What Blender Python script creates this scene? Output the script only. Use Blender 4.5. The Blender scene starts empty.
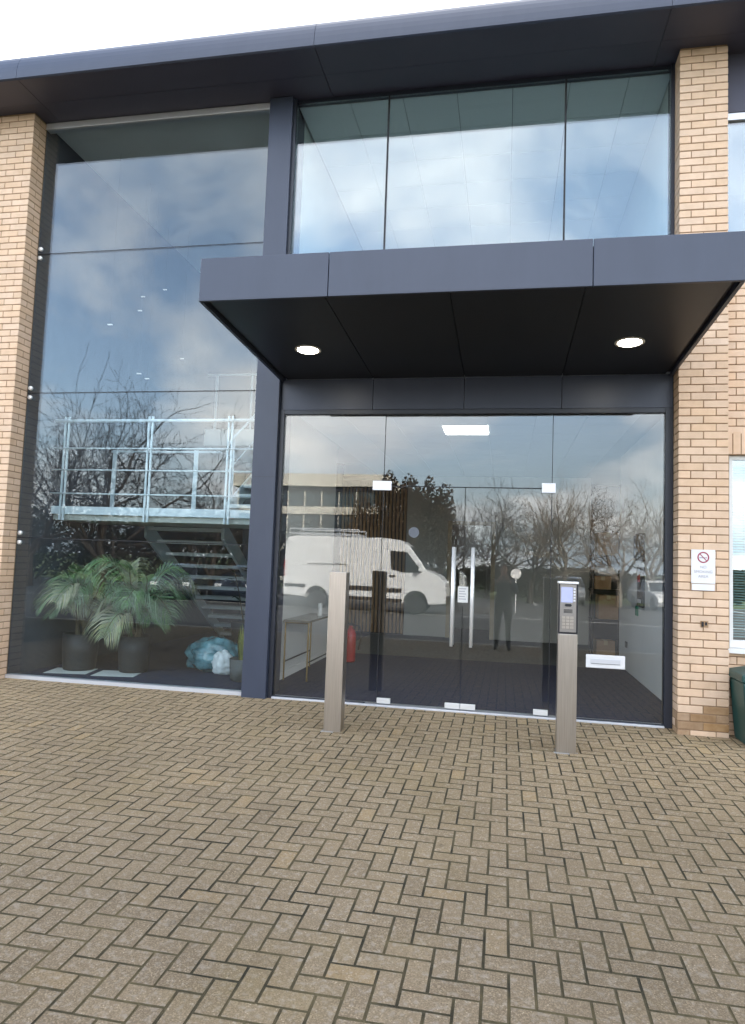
import bpy, bmesh, math, random
from mathutils import Vector, Matrix
import numpy as np
R = math.radians
sc = bpy.context.scene
col = sc.collection

# ------------------------------------------------------------------ camera
CAM = Vector((-1.60153, -6.89767, 1.47341))
CR = Vector((0.98172, 0.186874, 0.036118)); CU = Vector((-0.021732, -0.078464, 0.99668)); CF = Vector((-0.189088, 0.979245, 0.072969))
FPX, PW, PH = 689.05, 745, 1024
cd = bpy.data.cameras.new('camera'); cam = bpy.data.objects.new('camera', cd); col.objects.link(cam)
m = Matrix.Identity(4)
for i in range(3):
    m[i][0], m[i][1], m[i][2], m[i][3] = CR[i], CU[i], -CF[i], CAM[i]
cam.matrix_world = m
cd.sensor_fit = 'HORIZONTAL'; cd.sensor_width = 36; cd.lens = FPX * 36 / PW
cd.clip_start = .05; cd.clip_end = 2000
sc.camera = cam
def px(P):
    d = Vector(P) - CAM; z = d.dot(CF)
    return (PW/2 + FPX*d.dot(CR)/z, PH/2 - FPX*d.dot(CU)/z, z)

# ------------------------------------------------------------------ world, sun, exposure
SUN_AZ, SUN_EL = 40, 30
w = bpy.data.worlds.new('World'); sc.world = w; w.use_nodes = True
nt = w.node_tree; N = nt.nodes; L = nt.links
bg = N['Background']
sky = N.new('ShaderNodeTexSky'); sky.sky_type = 'NISHITA'; sky.sun_disc = False
sky.sun_elevation = R(SUN_EL); sky.sun_rotation = R(SUN_AZ); sky.dust_density = 3.0; sky.ozone_density = 1.0
tc = N.new('ShaderNodeTexCoord')
sep = N.new('ShaderNodeSeparateXYZ'); L.new(tc.outputs['Generated'], sep.inputs[0])
def wmath(op, a, b=None, c=None):
    n = N.new('ShaderNodeMath'); n.operation = op
    for i, v in enumerate((a, b, c)):
        if v is None: continue
        if isinstance(v, (int, float)): n.inputs[i].default_value = v
        else: L.new(v, n.inputs[i])
    return n.outputs[0]
zz = wmath('ADD', wmath('MAXIMUM', sep.outputs[2], 0.0), .22)
cv = N.new('ShaderNodeCombineXYZ')
L.new(wmath('DIVIDE', sep.outputs[0], zz), cv.inputs[0]); L.new(wmath('DIVIDE', sep.outputs[1], zz), cv.inputs[1])
def wnoise(scale, det, off, dist=.0):
    mp = N.new('ShaderNodeMapping'); mp.inputs['Location'].default_value = off
    L.new(cv.outputs[0], mp.inputs['Vector'])
    n = N.new('ShaderNodeTexNoise'); n.inputs['Scale'].default_value = scale; n.inputs['Detail'].default_value = det
    n.inputs['Roughness'].default_value = .55; n.inputs['Distortion'].default_value = dist
    L.new(mp.outputs[0], n.inputs['Vector']); return n.outputs['Fac']
def wramp(fac, stops):
    r = N.new('ShaderNodeValToRGB'); L.new(fac, r.inputs[0]); e = r.color_ramp.elements
    e[0].position, e[0].color = stops[0][0], (*stops[0][1], 1)
    e[1].position, e[1].color = stops[-1][0], (*stops[-1][1], 1)
    for p_, c_ in stops[1:-1]:
        x = e.new(p_); x.color = (*c_, 1)
    return r.outputs[0]
cover = wramp(wnoise(1.05, 6, (3.4, 1.7, 0), .3), [(.45, (.06, .06, .06)), (.66, (.95, .95, .95))])
tone = wramp(wnoise(1.3, 5, (7.1, -2.6, 2.0), .2), [(.30, (5.2, 5.1, 5.2)), (.55, (7.6, 7.4, 7.2)), (.72, (10.6, 10.2, 9.6))])
mixc = N.new('ShaderNodeMix'); mixc.data_type = 'RGBA'
hz_ = N.new('ShaderNodeMapRange'); hz_.inputs['From Min'].default_value = 0; hz_.inputs['From Max'].default_value = .22; hz_.inputs['To Min'].default_value = .85; hz_.inputs['To Max'].default_value = 0
L.new(sep.outputs[2], hz_.inputs['Value'])
hzm = N.new('ShaderNodeMix'); hzm.data_type = 'RGBA'; L.new(hz_.outputs[0], hzm.inputs['Factor']); L.new(sky.outputs[0], hzm.inputs['A']); hzm.inputs['B'].default_value = (2.9, 3.5, 4.1, 1)
L.new(cover, mixc.inputs['Factor']); L.new(hzm.outputs['Result'], mixc.inputs['A']); L.new(tone, mixc.inputs['B'])
L.new(mixc.outputs['Result'], bg.inputs[0]); bg.inputs[1].default_value = .10
sl = bpy.data.lights.new('sun', 'SUN'); sun = bpy.data.objects.new('sun', sl); col.objects.link(sun)
sl.energy = 2.0; sl.angle = R(3); sl.color = (1, .95, .87)
sd = Vector((math.sin(R(SUN_AZ))*math.cos(R(SUN_EL)), math.cos(R(SUN_AZ))*math.cos(R(SUN_EL)), math.sin(R(SUN_EL))))
sun.rotation_euler = (-sd).to_track_quat('-Z', 'Y').to_euler(); sun.location = sd * 60
sc.view_settings.view_transform = 'Standard'; sc.view_settings.look = 'None'
sc.view_settings.exposure = 3.0; sc.view_settings.gamma = 1
sc.cycles.use_denoising = True
sc.cycles.max_bounces = 10; sc.cycles.transparent_max_bounces = 24; sc.cycles.glossy_bounces = 5
sc.cycles.diffuse_bounces = 4; sc.cycles.sample_clamp_indirect = 6; sc.cycles.caustics_reflective = False; sc.cycles.caustics_refractive = False

# ------------------------------------------------------------------ materials
MATS = {}
def mat(name, c, rough=.6, metal=0, c2=None, nscale=8, bump=0, bscale=60, rnd=0, spec=.5, emit=None, estr=0, trans=0, lo=.35, hi=.65, aniso=0, stretch=None, coat=0):
    if name in MATS: return MATS[name]
    M = bpy.data.materials.new(name); M.use_nodes = True; t = M.node_tree; n = t.nodes; l = t.links
    b = n['Principled BSDF']; b.inputs['Roughness'].default_value = rough; b.inputs['Metallic'].default_value = metal
    b.inputs['Specular IOR Level'].default_value = spec; b.inputs['Base Color'].default_value = (*c, 1)
    b.inputs['Coat Weight'].default_value = coat
    if trans: b.inputs['Transmission Weight'].default_value = trans
    g = n.new('ShaderNodeNewGeometry'); vec = g.outputs['Position']
    if stretch:
        mp = n.new('ShaderNodeMapping'); mp.inputs['Scale'].default_value = stretch; l.new(vec, mp.inputs[0]); vec = mp.outputs[0]
    out = None
    if c2 is not None:
        nz = n.new('ShaderNodeTexNoise'); nz.inputs['Scale'].default_value = nscale; nz.inputs['Detail'].default_value = 6; nz.inputs['Roughness'].default_value = .6
        l.new(vec, nz.inputs['Vector'])
        rp = n.new('ShaderNodeValToRGB'); l.new(nz.outputs['Fac'], rp.inputs[0])
        rp.color_ramp.elements[0].position = lo; rp.color_ramp.elements[0].color = (*c, 1)
        rp.color_ramp.elements[1].position = hi; rp.color_ramp.elements[1].color = (*c2, 1)
        out = rp.outputs[0]
    if rnd:
        oi = n.new('ShaderNodeObjectInfo'); at = n.new('ShaderNodeAttribute'); at.attribute_name = 'pv'
        ad = n.new('ShaderNodeMath'); ad.operation = 'ADD'; l.new(oi.outputs['Random'], ad.inputs[0]); l.new(at.outputs['Fac'], ad.inputs[1])
        fr = n.new('ShaderNodeMath'); fr.operation = 'FRACT'; l.new(ad.outputs[0], fr.inputs[0])
        hs = n.new('ShaderNodeHueSaturation')
        mr = n.new('ShaderNodeMapRange'); mr.inputs['To Min'].default_value = 1-rnd; mr.inputs['To Max'].default_value = 1+rnd
        l.new(fr.outputs[0], mr.inputs['Value']); l.new(mr.outputs[0], hs.inputs['Value'])
        m2 = n.new('ShaderNodeMath'); m2.operation = 'MULTIPLY'; m2.inputs[1].default_value = 7.31; l.new(fr.outputs[0], m2.inputs[0])
        f2 = n.new('ShaderNodeMath'); f2.operation = 'FRACT'; l.new(m2.outputs[0], f2.inputs[0])
        ms = n.new('ShaderNodeMapRange'); ms.inputs['To Min'].default_value = 1-rnd*1.2; ms.inputs['To Max'].default_value = 1+rnd*1.2
        l.new(f2.outputs[0], ms.inputs['Value']); l.new(ms.outputs[0], hs.inputs['Saturation'])
        if out: l.new(out, hs.inputs['Color'])
        else: hs.inputs['Color'].default_value = (*c, 1)
        out = hs.outputs[0]
    if out: l.new(out, b.inputs['Base Color'])
    if bump:
        nb = n.new('ShaderNodeTexNoise'); nb.inputs['Scale'].default_value = bscale; nb.inputs['Detail'].default_value = 4
        l.new(vec, nb.inputs['Vector'])
        bp = n.new('ShaderNodeBump'); bp.inputs['Strength'].default_value = bump; bp.inputs['Distance'].default_value = .01
        l.new(nb.outputs['Fac'], bp.inputs['Height']); l.new(bp.outputs[0], b.inputs['Normal'])
    if emit:
        b.inputs['Emission Color'].default_value = (*emit, 1); b.inputs['Emission Strength'].default_value = estr
    MATS[name] = M; return M
def glass(name, tint, f0, rough=0):
    M = bpy.data.materials.new(name); M.use_nodes = True; t = M.node_tree; n = t.nodes; l = t.links
    n.remove(n['Principled BSDF'])
    tr = n.new('ShaderNodeBsdfTransparent'); tr.inputs[0].default_value = (*tint, 1)
    gl = n.new('ShaderNodeBsdfGlossy'); gl.inputs['Roughness'].default_value = rough; gl.inputs['Color'].default_value = (.97, .99, 1, 1)
    lw = n.new('ShaderNodeLayerWeight'); lw.inputs['Blend'].default_value = .5
    pw = n.new('ShaderNodeMath'); pw.operation = 'POWER'; pw.inputs[1].default_value = 4; l.new(lw.outputs['Facing'], pw.inputs[0])
    ma = n.new('ShaderNodeMath'); ma.operation = 'MULTIPLY_ADD'; ma.inputs[1].default_value = 1-f0; ma.inputs[2].default_value = f0; l.new(pw.outputs[0], ma.inputs[0])
    mx = n.new('ShaderNodeMixShader'); l.new(ma.outputs[0], mx.inputs[0]); l.new(tr.outputs[0], mx.inputs[1]); l.new(gl.outputs[0], mx.inputs[2])
    l.new(mx.outputs[0], n['Material Output'].inputs[0])
    # very slight roller-wave of toughened glass
    g = n.new('ShaderNodeNewGeometry'); nb = n.new('ShaderNodeTexNoise'); nb.inputs['Scale'].default_value = 1.3; nb.inputs['Detail'].default_value = 1
    l.new(g.outputs['Position'], nb.inputs['Vector'])
    bp = n.new('ShaderNodeBump'); bp.inputs['Strength'].default_value = .10; bp.inputs['Distance'].default_value = .006
    l.new(nb.outputs['Fac'], bp.inputs['Height']); l.new(bp.outputs[0], gl.inputs['Normal'])
    MATS[name] = M; return M
def stretch_noise(M, base, target, axis): pass

m_brick = mat('brick', (.62, .440, .295), .85, c2=(.70, .505, .350), nscale=7, bump=.35, bscale=140, rnd=.05)
m_brick_dark = mat('brick_stained', (.30, .18, .09), .85, c2=(.40, .26, .145), nscale=9, bump=.25, bscale=160, rnd=.12)
m_mortar = mat('mortar', (.24, .15, .085), .95, c2=(.32, .21, .125), nscale=14, bump=.3, bscale=120)
m_metal = mat('blue_grey_cladding', (.033, .042, .067), .40, c2=(.041, .051, .079), nscale=3, stretch=(2, 2, .5), lo=.25, hi=.75, spec=.5)
m_frame = mat('dark_blue_frame', (.015, .019, .030), .38, spec=.5)
m_soffit = mat('dark_soffit', (.058, .059, .086), .5, c2=(.066, .066, .095), nscale=2)
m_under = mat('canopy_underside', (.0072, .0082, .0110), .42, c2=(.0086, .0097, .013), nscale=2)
m_black = mat('black_rubber', (.008, .008, .010), .6)
m_steel = mat('brushed_steel', (.40, .36, .315), .36, 1, c2=(.48, .435, .385), nscale=3, stretch=(60, 60, 1.2), bump=.02, bscale=4)
m_bright = mat('polished_steel', (.82, .82, .80), .32, .45)
m_alu = mat('pale_aluminium', (.66, .67, .70), .4, .6)
m_white = mat('white_paint', (.74, .74, .71), .6, c2=(.78, .78, .75), nscale=2)
m_wall = mat('white_plaster', (.66, .67, .65), .8, c2=(.70, .71, .69), nscale=1.5)
m_greywall = mat('grey_wall', (.46, .47, .43), .8, c2=(.50, .51, .47), nscale=1.5)
m_darkwall = mat('dark_wall', (.055, .062, .078), .8, c2=(.07, .075, .09), nscale=2)
m_navy = mat('navy_carpet', (.010, .016, .046), .95, c2=(.017, .025, .064), nscale=90, bump=.3, bscale=300)
m_greycarpet = mat('grey_matting', (.10, .11, .11), .95, c2=(.16, .17, .165), nscale=25, bump=.3, bscale=200)
m_wood = mat('oak_slat', (.28, .17, .085), .6, c2=(.36, .23, .12), nscale=6, stretch=(12, 12, 1), rnd=.1)
m_pale_rail = mat('pale_steel_paint', (.60, .67, .70), .4)
m_tile = mat('ceiling_tile', (.84, .86, .85), .9, bump=.15, bscale=90, rnd=.02)
m_pot = mat('charcoal_pot', (.018, .019, .021), .55, c2=(.024, .025, .027), nscale=5)
m_soil = mat('potting_soil', (.035, .024, .016), .95, bump=.8, bscale=60)
m_leaf = mat('palm_leaf', (.085, .17, .07), .45, c2=(.21, .30, .16), nscale=7, rnd=.35)
m_leafdry = mat('dry_palm_leaf', (.40, .36, .24), .6, c2=(.26, .30, .17), nscale=7, rnd=.3)
m_stem = mat('palm_stem', (.10, .075, .04), .8)
m_card = mat('cardboard', (.36, .21, .10), .85, c2=(.42, .26, .13), nscale=5, rnd=.1)
m_tape = mat('parcel_tape', (.50, .37, .20), .35)
m_plasticbag = mat('white_plastic', (.72, .74, .74), .3, bump=.5, bscale=14)
m_teal = mat('teal_plastic_wrap', (.025, .11, .14), .14, c2=(.14, .33, .38), nscale=6, bump=.8, bscale=9, coat=.6)
m_red = mat('red_paint', (.42, .018, .018), .35)
m_hose = mat('black_hose', (.012, .012, .012), .5)
m_brass = mat('brass_tube', (.32, .23, .10), .35, .9)
m_green = mat('green_plastic', (.010, .055, .050), .4, c2=(.013, .065, .058), nscale=4)
m_signw = mat('sign_white', (.70, .69, .68), .45, c2=(.76, .75, .74), nscale=12)
m_signred = mat('sign_red', (.30, .03, .06), .5)
m_signgrey = mat('sign_grey', (.33, .33, .36), .5)
m_paper = mat('paper', (.72, .72, .68), .8)
m_exitg = mat('green_sign', (.01, .22, .12), .5)
m_asph = mat('asphalt', (.045, .045, .046), .9, c2=(.065, .064, .062), nscale=30, bump=.4, bscale=200)
m_grass = mat('grass', (.055, .085, .022), .95, c2=(.085, .11, .035), nscale=1.2, bump=.8, bscale=50)
m_line = mat('road_paint', (.62, .62, .60), .8, c2=(.45, .45, .44), nscale=20)
m_kerb = mat('concrete_kerb', (.30, .29, .27), .9, c2=(.38, .37, .34), nscale=12, bump=.2)
m_bark = mat('bark', (.034, .026, .020), .9, c2=(.06, .046, .034), nscale=14, bump=.5, bscale=30)
m_palebark = mat('pale_bark', (.28, .25, .21), .9, c2=(.18, .15, .12), nscale=14, bump=.5, bscale=30)
m_twig = mat('twig', (.026, .018, .014), .9)
m_twig2 = mat('tan_twig', (.15, .115, .08), .9)
m_hedge = mat('dark_hedge', (.022, .030, .014), .8, c2=(.045, .045, .022), nscale=3, rnd=.2)
m_russet = mat('russet_leaf', (.055, .036, .022), .8, c2=(.085, .055, .030), nscale=3, rnd=.2)
m_van = mat('white_van_paint', (.72, .73, .74), .3, coat=.6)
m_tyre = mat('tyre', (.014, .014, .015), .85)
m_rim = mat('wheel_rim', (.34, .34, .36), .35, .8)
m_carglass = mat('dark_car_glass', (.012, .016, .020), .05, spec=.8)
m_plastic = mat('black_plastic', (.022, .022, .024), .55)
m_tail = mat('tail_lamp', (.40, .02, .02), .2)
m_head = mat('head_lamp', (.65, .67, .70), .12)
m_silver = mat('silver_car_paint', (.42, .44, .47), .3, .4, coat=.6)
m_redcar = mat('red_car_paint', (.36, .03, .02), .3, coat=.6)
m_darkcar = mat('dark_blue_car_paint', (.02, .03, .05), .3, coat=.6)
m_cream = mat('cream_cladding', (.60, .57, .50), .6)
m_ofgl = mat('office_glass', (.03, .05, .06), .08, spec=.7)
m_skin = mat('skin', (.42, .25, .18), .55)
m_jacket = mat('dark_jacket', (.018, .022, .030), .8, bump=.3, bscale=25)
m_jeans = mat('dark_trousers', (.022, .024, .032), .85)
m_shoe = mat('black_shoe', (.012, .012, .012), .5)
m_hair = mat('dark_hair', (.03, .02, .014), .6)
m_lampw = mat('lit_downlight', (1, 1, 1), .5, emit=(1, .93, .80), estr=5)
m_panelw = mat('lit_ceiling_panel', (1, 1, 1), .5, emit=(1, .97, .92), estr=1.1)
m_lampdim = mat('lit_pendant', (.9, .9, .9), .5, emit=(1, .98, .95), estr=.05)
m_screen = mat('lit_screen', (.2, .2, .3), .2, emit=(.55, .66, 1), estr=.07)
m_keypad = mat('keypad_plate', (.30, .28, .26), .35, .8)
G_up = glass('facade_glass', (.90, .97, .972), .125)
G_left = glass('atrium_glass', (.90, .95, .96), .058)
G_door = glass('door_glass', (.97, .98, .975), .062)
G_right = glass('office_window_glass', (.78, .88, .88), .20)

# paving block: speckled concrete, per-block tone, mossy yellow staining in large patches
def paving_mat():
    M = bpy.data.materials.new('paving_concrete'); M.use_nodes = True; t = M.node_tree; n = t.nodes; l = t.links
    b = n['Principled BSDF']; b.inputs['Roughness'].default_value = .9; b.inputs['Specular IOR Level'].default_value = .25
    g = n.new('ShaderNodeNewGeometry')
    def noise(s, d=4, r=.6):
        x = n.new('ShaderNodeTexNoise'); x.inputs['Scale'].default_value = s; x.inputs['Detail'].default_value = d; x.inputs['Roughness'].default_value = r
        l.new(g.outputs['Position'], x.inputs['Vector']); return x.outputs['Fac']
    def ramp(f, a, b_, ca, cb):
        x = n.new('ShaderNodeValToRGB'); l.new(f, x.inputs[0]); e = x.color_ramp.elements
        e[0].position, e[0].color, e[1].position, e[1].color = a, (*ca, 1), b_, (*cb, 1); return x.outputs[0]
    def mix(f, a, b_, mode='MIX'):
        x = n.new('ShaderNodeMix'); x.data_type = 'RGBA'; x.blend_type = mode
        if isinstance(f, float): x.inputs['Factor'].default_value = f
        else: l.new(f, x.inputs['Factor'])
        l.new(a, x.inputs['A']); l.new(b_, x.inputs['B']); return x.outputs['Result']
    def mulc(c, v):
        x = n.new('ShaderNodeMix'); x.data_type = 'RGBA'; x.blend_type = 'MULTIPLY'; x.inputs['Factor'].default_value = 1; l.new(c, x.inputs['A']); x.inputs['B'].default_value = (v, v*.99, v*.97, 1); return x.outputs['Result']
    oi = n.new('ShaderNodeObjectInfo'); at = n.new('ShaderNodeAttribute'); at.attribute_name = 'pv'
    ad = n.new('ShaderNodeMath'); ad.operation = 'ADD'; l.new(oi.outputs['Random'], ad.inputs[0]); l.new(at.outputs['Fac'], ad.inputs[1])
    fr = n.new('ShaderNodeMath'); fr.operation = 'FRACT'; l.new(ad.outputs[0], fr.inputs[0])
    tone = n.new('ShaderNodeValToRGB'); l.new(fr.outputs[0], tone.inputs[0]); e = tone.color_ramp.elements
    e[0].position, e[0].color = 0, (0.124, 0.0963, 0.0638, 1); e[1].position, e[1].color = 1, (0.201, 0.146, 0.0788, 1)
    for p_, c_ in ((.3, (0.14, 0.11, 0.0716, 1)), (.6, (0.149, 0.117, 0.0771, 1)), (.85, (0.158, 0.123, 0.0788, 1)), (.95, (0.16, 0.127, 0.082, 1))):
        x = e.new(p_); x.color = c_
    base = mix(ramp(noise(75, 6, .75), .38, .62, (0, 0, 0), (.9, .9, .9)), tone.outputs[0], ramp(noise(150, 3, .7), .36, .64, (0.0561, 0.0434, 0.0268), (0.271, 0.217, 0.146)))
    vo = n.new('ShaderNodeTexVoronoi'); vo.inputs['Scale'].default_value = 70; l.new(g.outputs['Position'], vo.inputs['Vector'])
    spk = ramp(vo.outputs['Distance'], .10, .30, (1, 1, 1), (0, 0, 0))
    base = mix(ramp(noise(38, 3, .6), .52, .66, (0, 0, 0), (.45, .45, .45)), base, ramp(noise(11), .3, .7, (0.241, 0.217, 0.184), (0.288, 0.263, 0.222)))
    msk = mix(1.0, spk, ramp(noise(16), .44, .62, (0, 0, 0), (.8, .8, .8)), 'MULTIPLY')
    lite = n.new('ShaderNodeRGB'); lite.outputs[0].default_value = (0.399, 0.334, 0.242, 1)
    base = mix(msk, base, lite.outputs[0])
    moss = n.new('ShaderNodeRGB'); moss.outputs[0].default_value = (0.148, 0.114, 0.0423, 1)
    base = mix(ramp(noise(1.3, 6), .54, .74, (0, 0, 0), (.30, .30, .30)), base, moss.outputs[0])
    # cleaner sheltered concrete by the doors, colour lightened further to offset the canopy's shade
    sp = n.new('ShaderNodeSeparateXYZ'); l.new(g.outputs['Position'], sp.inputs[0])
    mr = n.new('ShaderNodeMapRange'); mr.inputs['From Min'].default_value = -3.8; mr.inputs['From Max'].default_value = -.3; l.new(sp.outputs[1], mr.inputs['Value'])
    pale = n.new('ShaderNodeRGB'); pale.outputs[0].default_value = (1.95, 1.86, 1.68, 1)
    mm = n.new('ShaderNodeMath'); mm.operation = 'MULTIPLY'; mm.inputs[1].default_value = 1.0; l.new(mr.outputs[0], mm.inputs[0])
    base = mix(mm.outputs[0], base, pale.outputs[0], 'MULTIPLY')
    base = mix(ramp(noise(.55, 6, .65), .36, .66, (0, 0, 0), (1, 1, 1)), mulc(base, .84), mulc(base, 1.10))
    dk = n.new('ShaderNodeRGB'); dk.outputs[0].default_value = (0.0373, 0.0298, 0.0198, 1)
    base = mix(ramp(noise(2.3, 7, .65), .66, .76, (0, 0, 0), (.65, .65, .65)), base, dk.outputs[0])
    l.new(base, b.inputs['Base Color'])
    bp = n.new('ShaderNodeBump'); bp.inputs['Strength'].default_value = .55; bp.inputs['Distance'].default_value = .006
    l.new(noise(170, 4, .7), bp.inputs['Height']); l.new(bp.outputs[0], b.inputs['Normal'])
    return M
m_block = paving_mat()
m_bed = mat('mossy_joint_sand', (.020, .018, .008), .95, c2=(.095, .076, .036), nscale=4, bump=.6, bscale=150)

# ------------------------------------------------------------------ helpers
class MB:
    def __init__(s): s.v = []; s.f = []; s.pv = []; s.mi = []
    def add(s, vs, fs, pv=0., mi=0):
        o = len(s.v); s.v += [tuple(v) for v in vs]
        for f in fs: s.f.append(tuple(i+o for i in f)); s.pv.append(pv); s.mi.append(mi)
        return s
    def box(s, x0, x1, y0, y1, z0, z1, pv=0., mi=0):
        return s.add([(x0,y0,z0),(x1,y0,z0),(x1,y1,z0),(x0,y1,z0),(x0,y0,z1),(x1,y0,z1),(x1,y1,z1),(x0,y1,z1)],
                     [(3,2,1,0),(4,5,6,7),(0,1,5,4),(1,2,6,5),(2,3,7,6),(3,0,4,7)], pv, mi)
    def prism(s, poly, a0, a1, axis=1, pv=0., mi=0):
        n = len(poly)
        mk = {0: lambda p,a: (a,p[0],p[1]), 1: lambda p,a: (p[0],a,p[1]), 2: lambda p,a: (p[0],p[1],a)}[axis]
        vs = [mk(p,a0) for p in poly] + [mk(p,a1) for p in poly]
        fs = [tuple(range(n)), tuple(range(2*n-1, n-1, -1))] + [(i+n, (i+1)%n+n, (i+1)%n, i) for i in range(n)]
        return s.add(vs, fs, pv, mi)
    def tube(s, pts, rad, n=6, cap=True, mi=0, pv=0.):
        pts = [Vector(p) for p in pts]; k = len(pts)
        if not hasattr(rad, '__len__'): rad = [rad]*k
        o = len(s.v); up = None
        for i, p in enumerate(pts):
            d = (pts[min(i+1,k-1)] - pts[max(i-1,0)]).normalized()
            if up is None:
                up = d.orthogonal().normalized()
            else:
                up = (up - d*up.dot(d)); up = up.normalized() if up.length > 1e-6 else d.orthogonal().normalized()
            q = d.cross(up)
            for j in range(n):
                a = 2*math.pi*j/n
                s.v.append(tuple(p + (up*math.cos(a) + q*math.sin(a))*rad[i]))
        for i in range(k-1):
            for j in range(n):
                s.f.append((o+i*n+j, o+i*n+(j+1)%n, o+(i+1)*n+(j+1)%n, o+(i+1)*n+j)); s.pv.append(pv); s.mi.append(mi)
        if cap:
            s.f.append(tuple(o+j for j in reversed(range(n)))); s.pv.append(pv); s.mi.append(mi)
            s.f.append(tuple(o+(k-1)*n+j for j in range(n))); s.pv.append(pv); s.mi.append(mi)
        return s
    def lathe(s, prof, n=20, cx=0, cy=0, mi=0):
        o = len(s.v)
        for r, z in prof:
            for j in range(n):
                a = 2*math.pi*j/n; s.v.append((cx+r*math.cos(a), cy+r*math.sin(a), z))
        for i in range(len(prof)-1):
            for j in range(n):
                s.f.append((o+i*n+j, o+i*n+(j+1)%n, o+(i+1)*n+(j+1)%n, o+(i+1)*n+j)); s.pv.append(0.); s.mi.append(mi)
        s.f.append(tuple(o+j for j in reversed(range(n)))); s.f.append(tuple(o+(len(prof)-1)*n+j for j in range(n)))
        s.pv += [0., 0.]; s.mi += [mi, mi]
        return s
    def mesh(s, name, mats, smooth=False):
        me = bpy.data.meshes.new(name); me.from_pydata(s.v, [], s.f)
        for M in (mats if isinstance(mats, (list, tuple)) else [mats]): me.materials.append(M)
        if any(s.pv):
            a = me.attributes.new('pv', 'FLOAT', 'FACE'); a.data.foreach_set('value', s.pv)
        if any(s.mi): me.polygons.foreach_set('material_index', s.mi)
        if smooth: me.polygons.foreach_set('use_smooth', [True]*len(me.polygons))
        me.update(); return me
    def build(s, name, mats, parent=None, smooth=False, bevel=0, loc=None):
        return link(name, s.mesh(name, mats, smooth), parent, loc, bevel)
def link(name, me, parent=None, loc=None, bevel=0, rot=None):
    o = bpy.data.objects.new(name, me); col.objects.link(o); o.parent = parent
    if loc is not None: o.location = loc
    if rot is not None: o.rotation_euler = rot
    if bevel:
        b = o.modifiers.new('bevel', 'BEVEL'); b.width = bevel; b.segments = 2; b.limit_method = 'ANGLE'; b.harden_normals = False
    return o
def bx(x0, x1, y0, y1, z0, z1): return MB().box(x0, x1, y0, y1, z0, z1)
prng = random.Random(77)
def pane(x0, x1, y0, y1, z0, z1, k=.0016):
    a, b = prng.uniform(-k, k), prng.uniform(-k, k); m_ = bx(x0, x1, y0, y1, z0, z1)
    m_.v = [(x, y + a*(x-(x0+x1)/2) + b*(z-(z0+z1)/2), z) for x, y, z in m_.v]; return m_
def tag(o, label=None, cat=None, group=None, kind=None):
    if label: o['label'] = label
    if cat: o['category'] = cat
    if group: o['group'] = group
    if kind: o['kind'] = kind
    return o
def thing(name, label, cat, loc=(0,0,0), rz=0, group=None):
    o = bpy.data.objects.new(name, None); o.empty_display_size = .2; col.objects.link(o)
    o.location = loc; o.rotation_euler = (0, 0, rz); return tag(o, label, cat, group)
def copy_tree(o, parent=None):
    c = o.copy(); col.objects.link(c); c.parent = parent
    for ch in list(o.children): copy_tree(ch, c)
    return c
def text_mesh(name, body, size, M, parent, loc, rot=(R(90), 0, 0), bold=0):
    cu = bpy.data.curves.new(name, 'FONT'); cu.body = body; cu.size = size; cu.align_x = 'CENTER'; cu.align_y = 'CENTER'; cu.extrude = .0006; cu.offset = bold
    t = bpy.data.objects.new(name, cu); col.objects.link(t)
    dg = bpy.context.evaluated_depsgraph_get(); me = bpy.data.meshes.new_from_object(t.evaluated_get(dg))
    bpy.data.objects.remove(t); me.materials.clear(); me.materials.append(M)
    return link(name, me, parent, loc, rot=rot)
rng = random.Random(5)
def ray_y(u, v, y):
    d = CF + CR*((u-PW/2)/FPX) - CU*((v-PH/2)/FPX); return CAM + d*((y-CAM.y)/d.y)
PEND = [ray_y(*a) for a in ((143, 297, 2.6), (110, 325, .9), (140, 311, 1.9), (182, 359, 3.0), (139, 374, 1.6), (147, 379, 1.9), (165, 290, 2.9))]
PLAB = ['upper left of the middle pair', 'hanging furthest left', 'right of the middle pair', 'hanging lowest on the right', 'lowest on the left', 'lowest in the middle', 'hanging highest']
SLOPE = .029626
gz = lambda y: SLOPE * max(y, -8.6)
GY = .22                       # glass line of the front

# ================================================================== GROUND
tag(bx(-400, 400, -600, 400, -.6, -.36).build('ground', m_grass), kind='structure')
tag(bx(-60, 40, -34, -8.75, -.5, -.345).build('car_park', m_asph), kind='structure')
mb = MB()
mb.add([(-60,-8.9,-.335),(40,-8.9,-.335),(40,-8.6,SLOPE*-8.6-.075),(-60,-8.6,SLOPE*-8.6-.075),(40,.262,SLOPE*.262-.07),(-60,.262,SLOPE*.262-.07)], [(0,1,2,3),(3,2,4,5)])
pav = tag(mb.build('pavement', m_bed), kind='structure')
# joint sand up to just under the block tops is the pavement sheet raised
bpy.data.meshes['pavement'].transform(Matrix.Translation((0, 0, .0673)))

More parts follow.
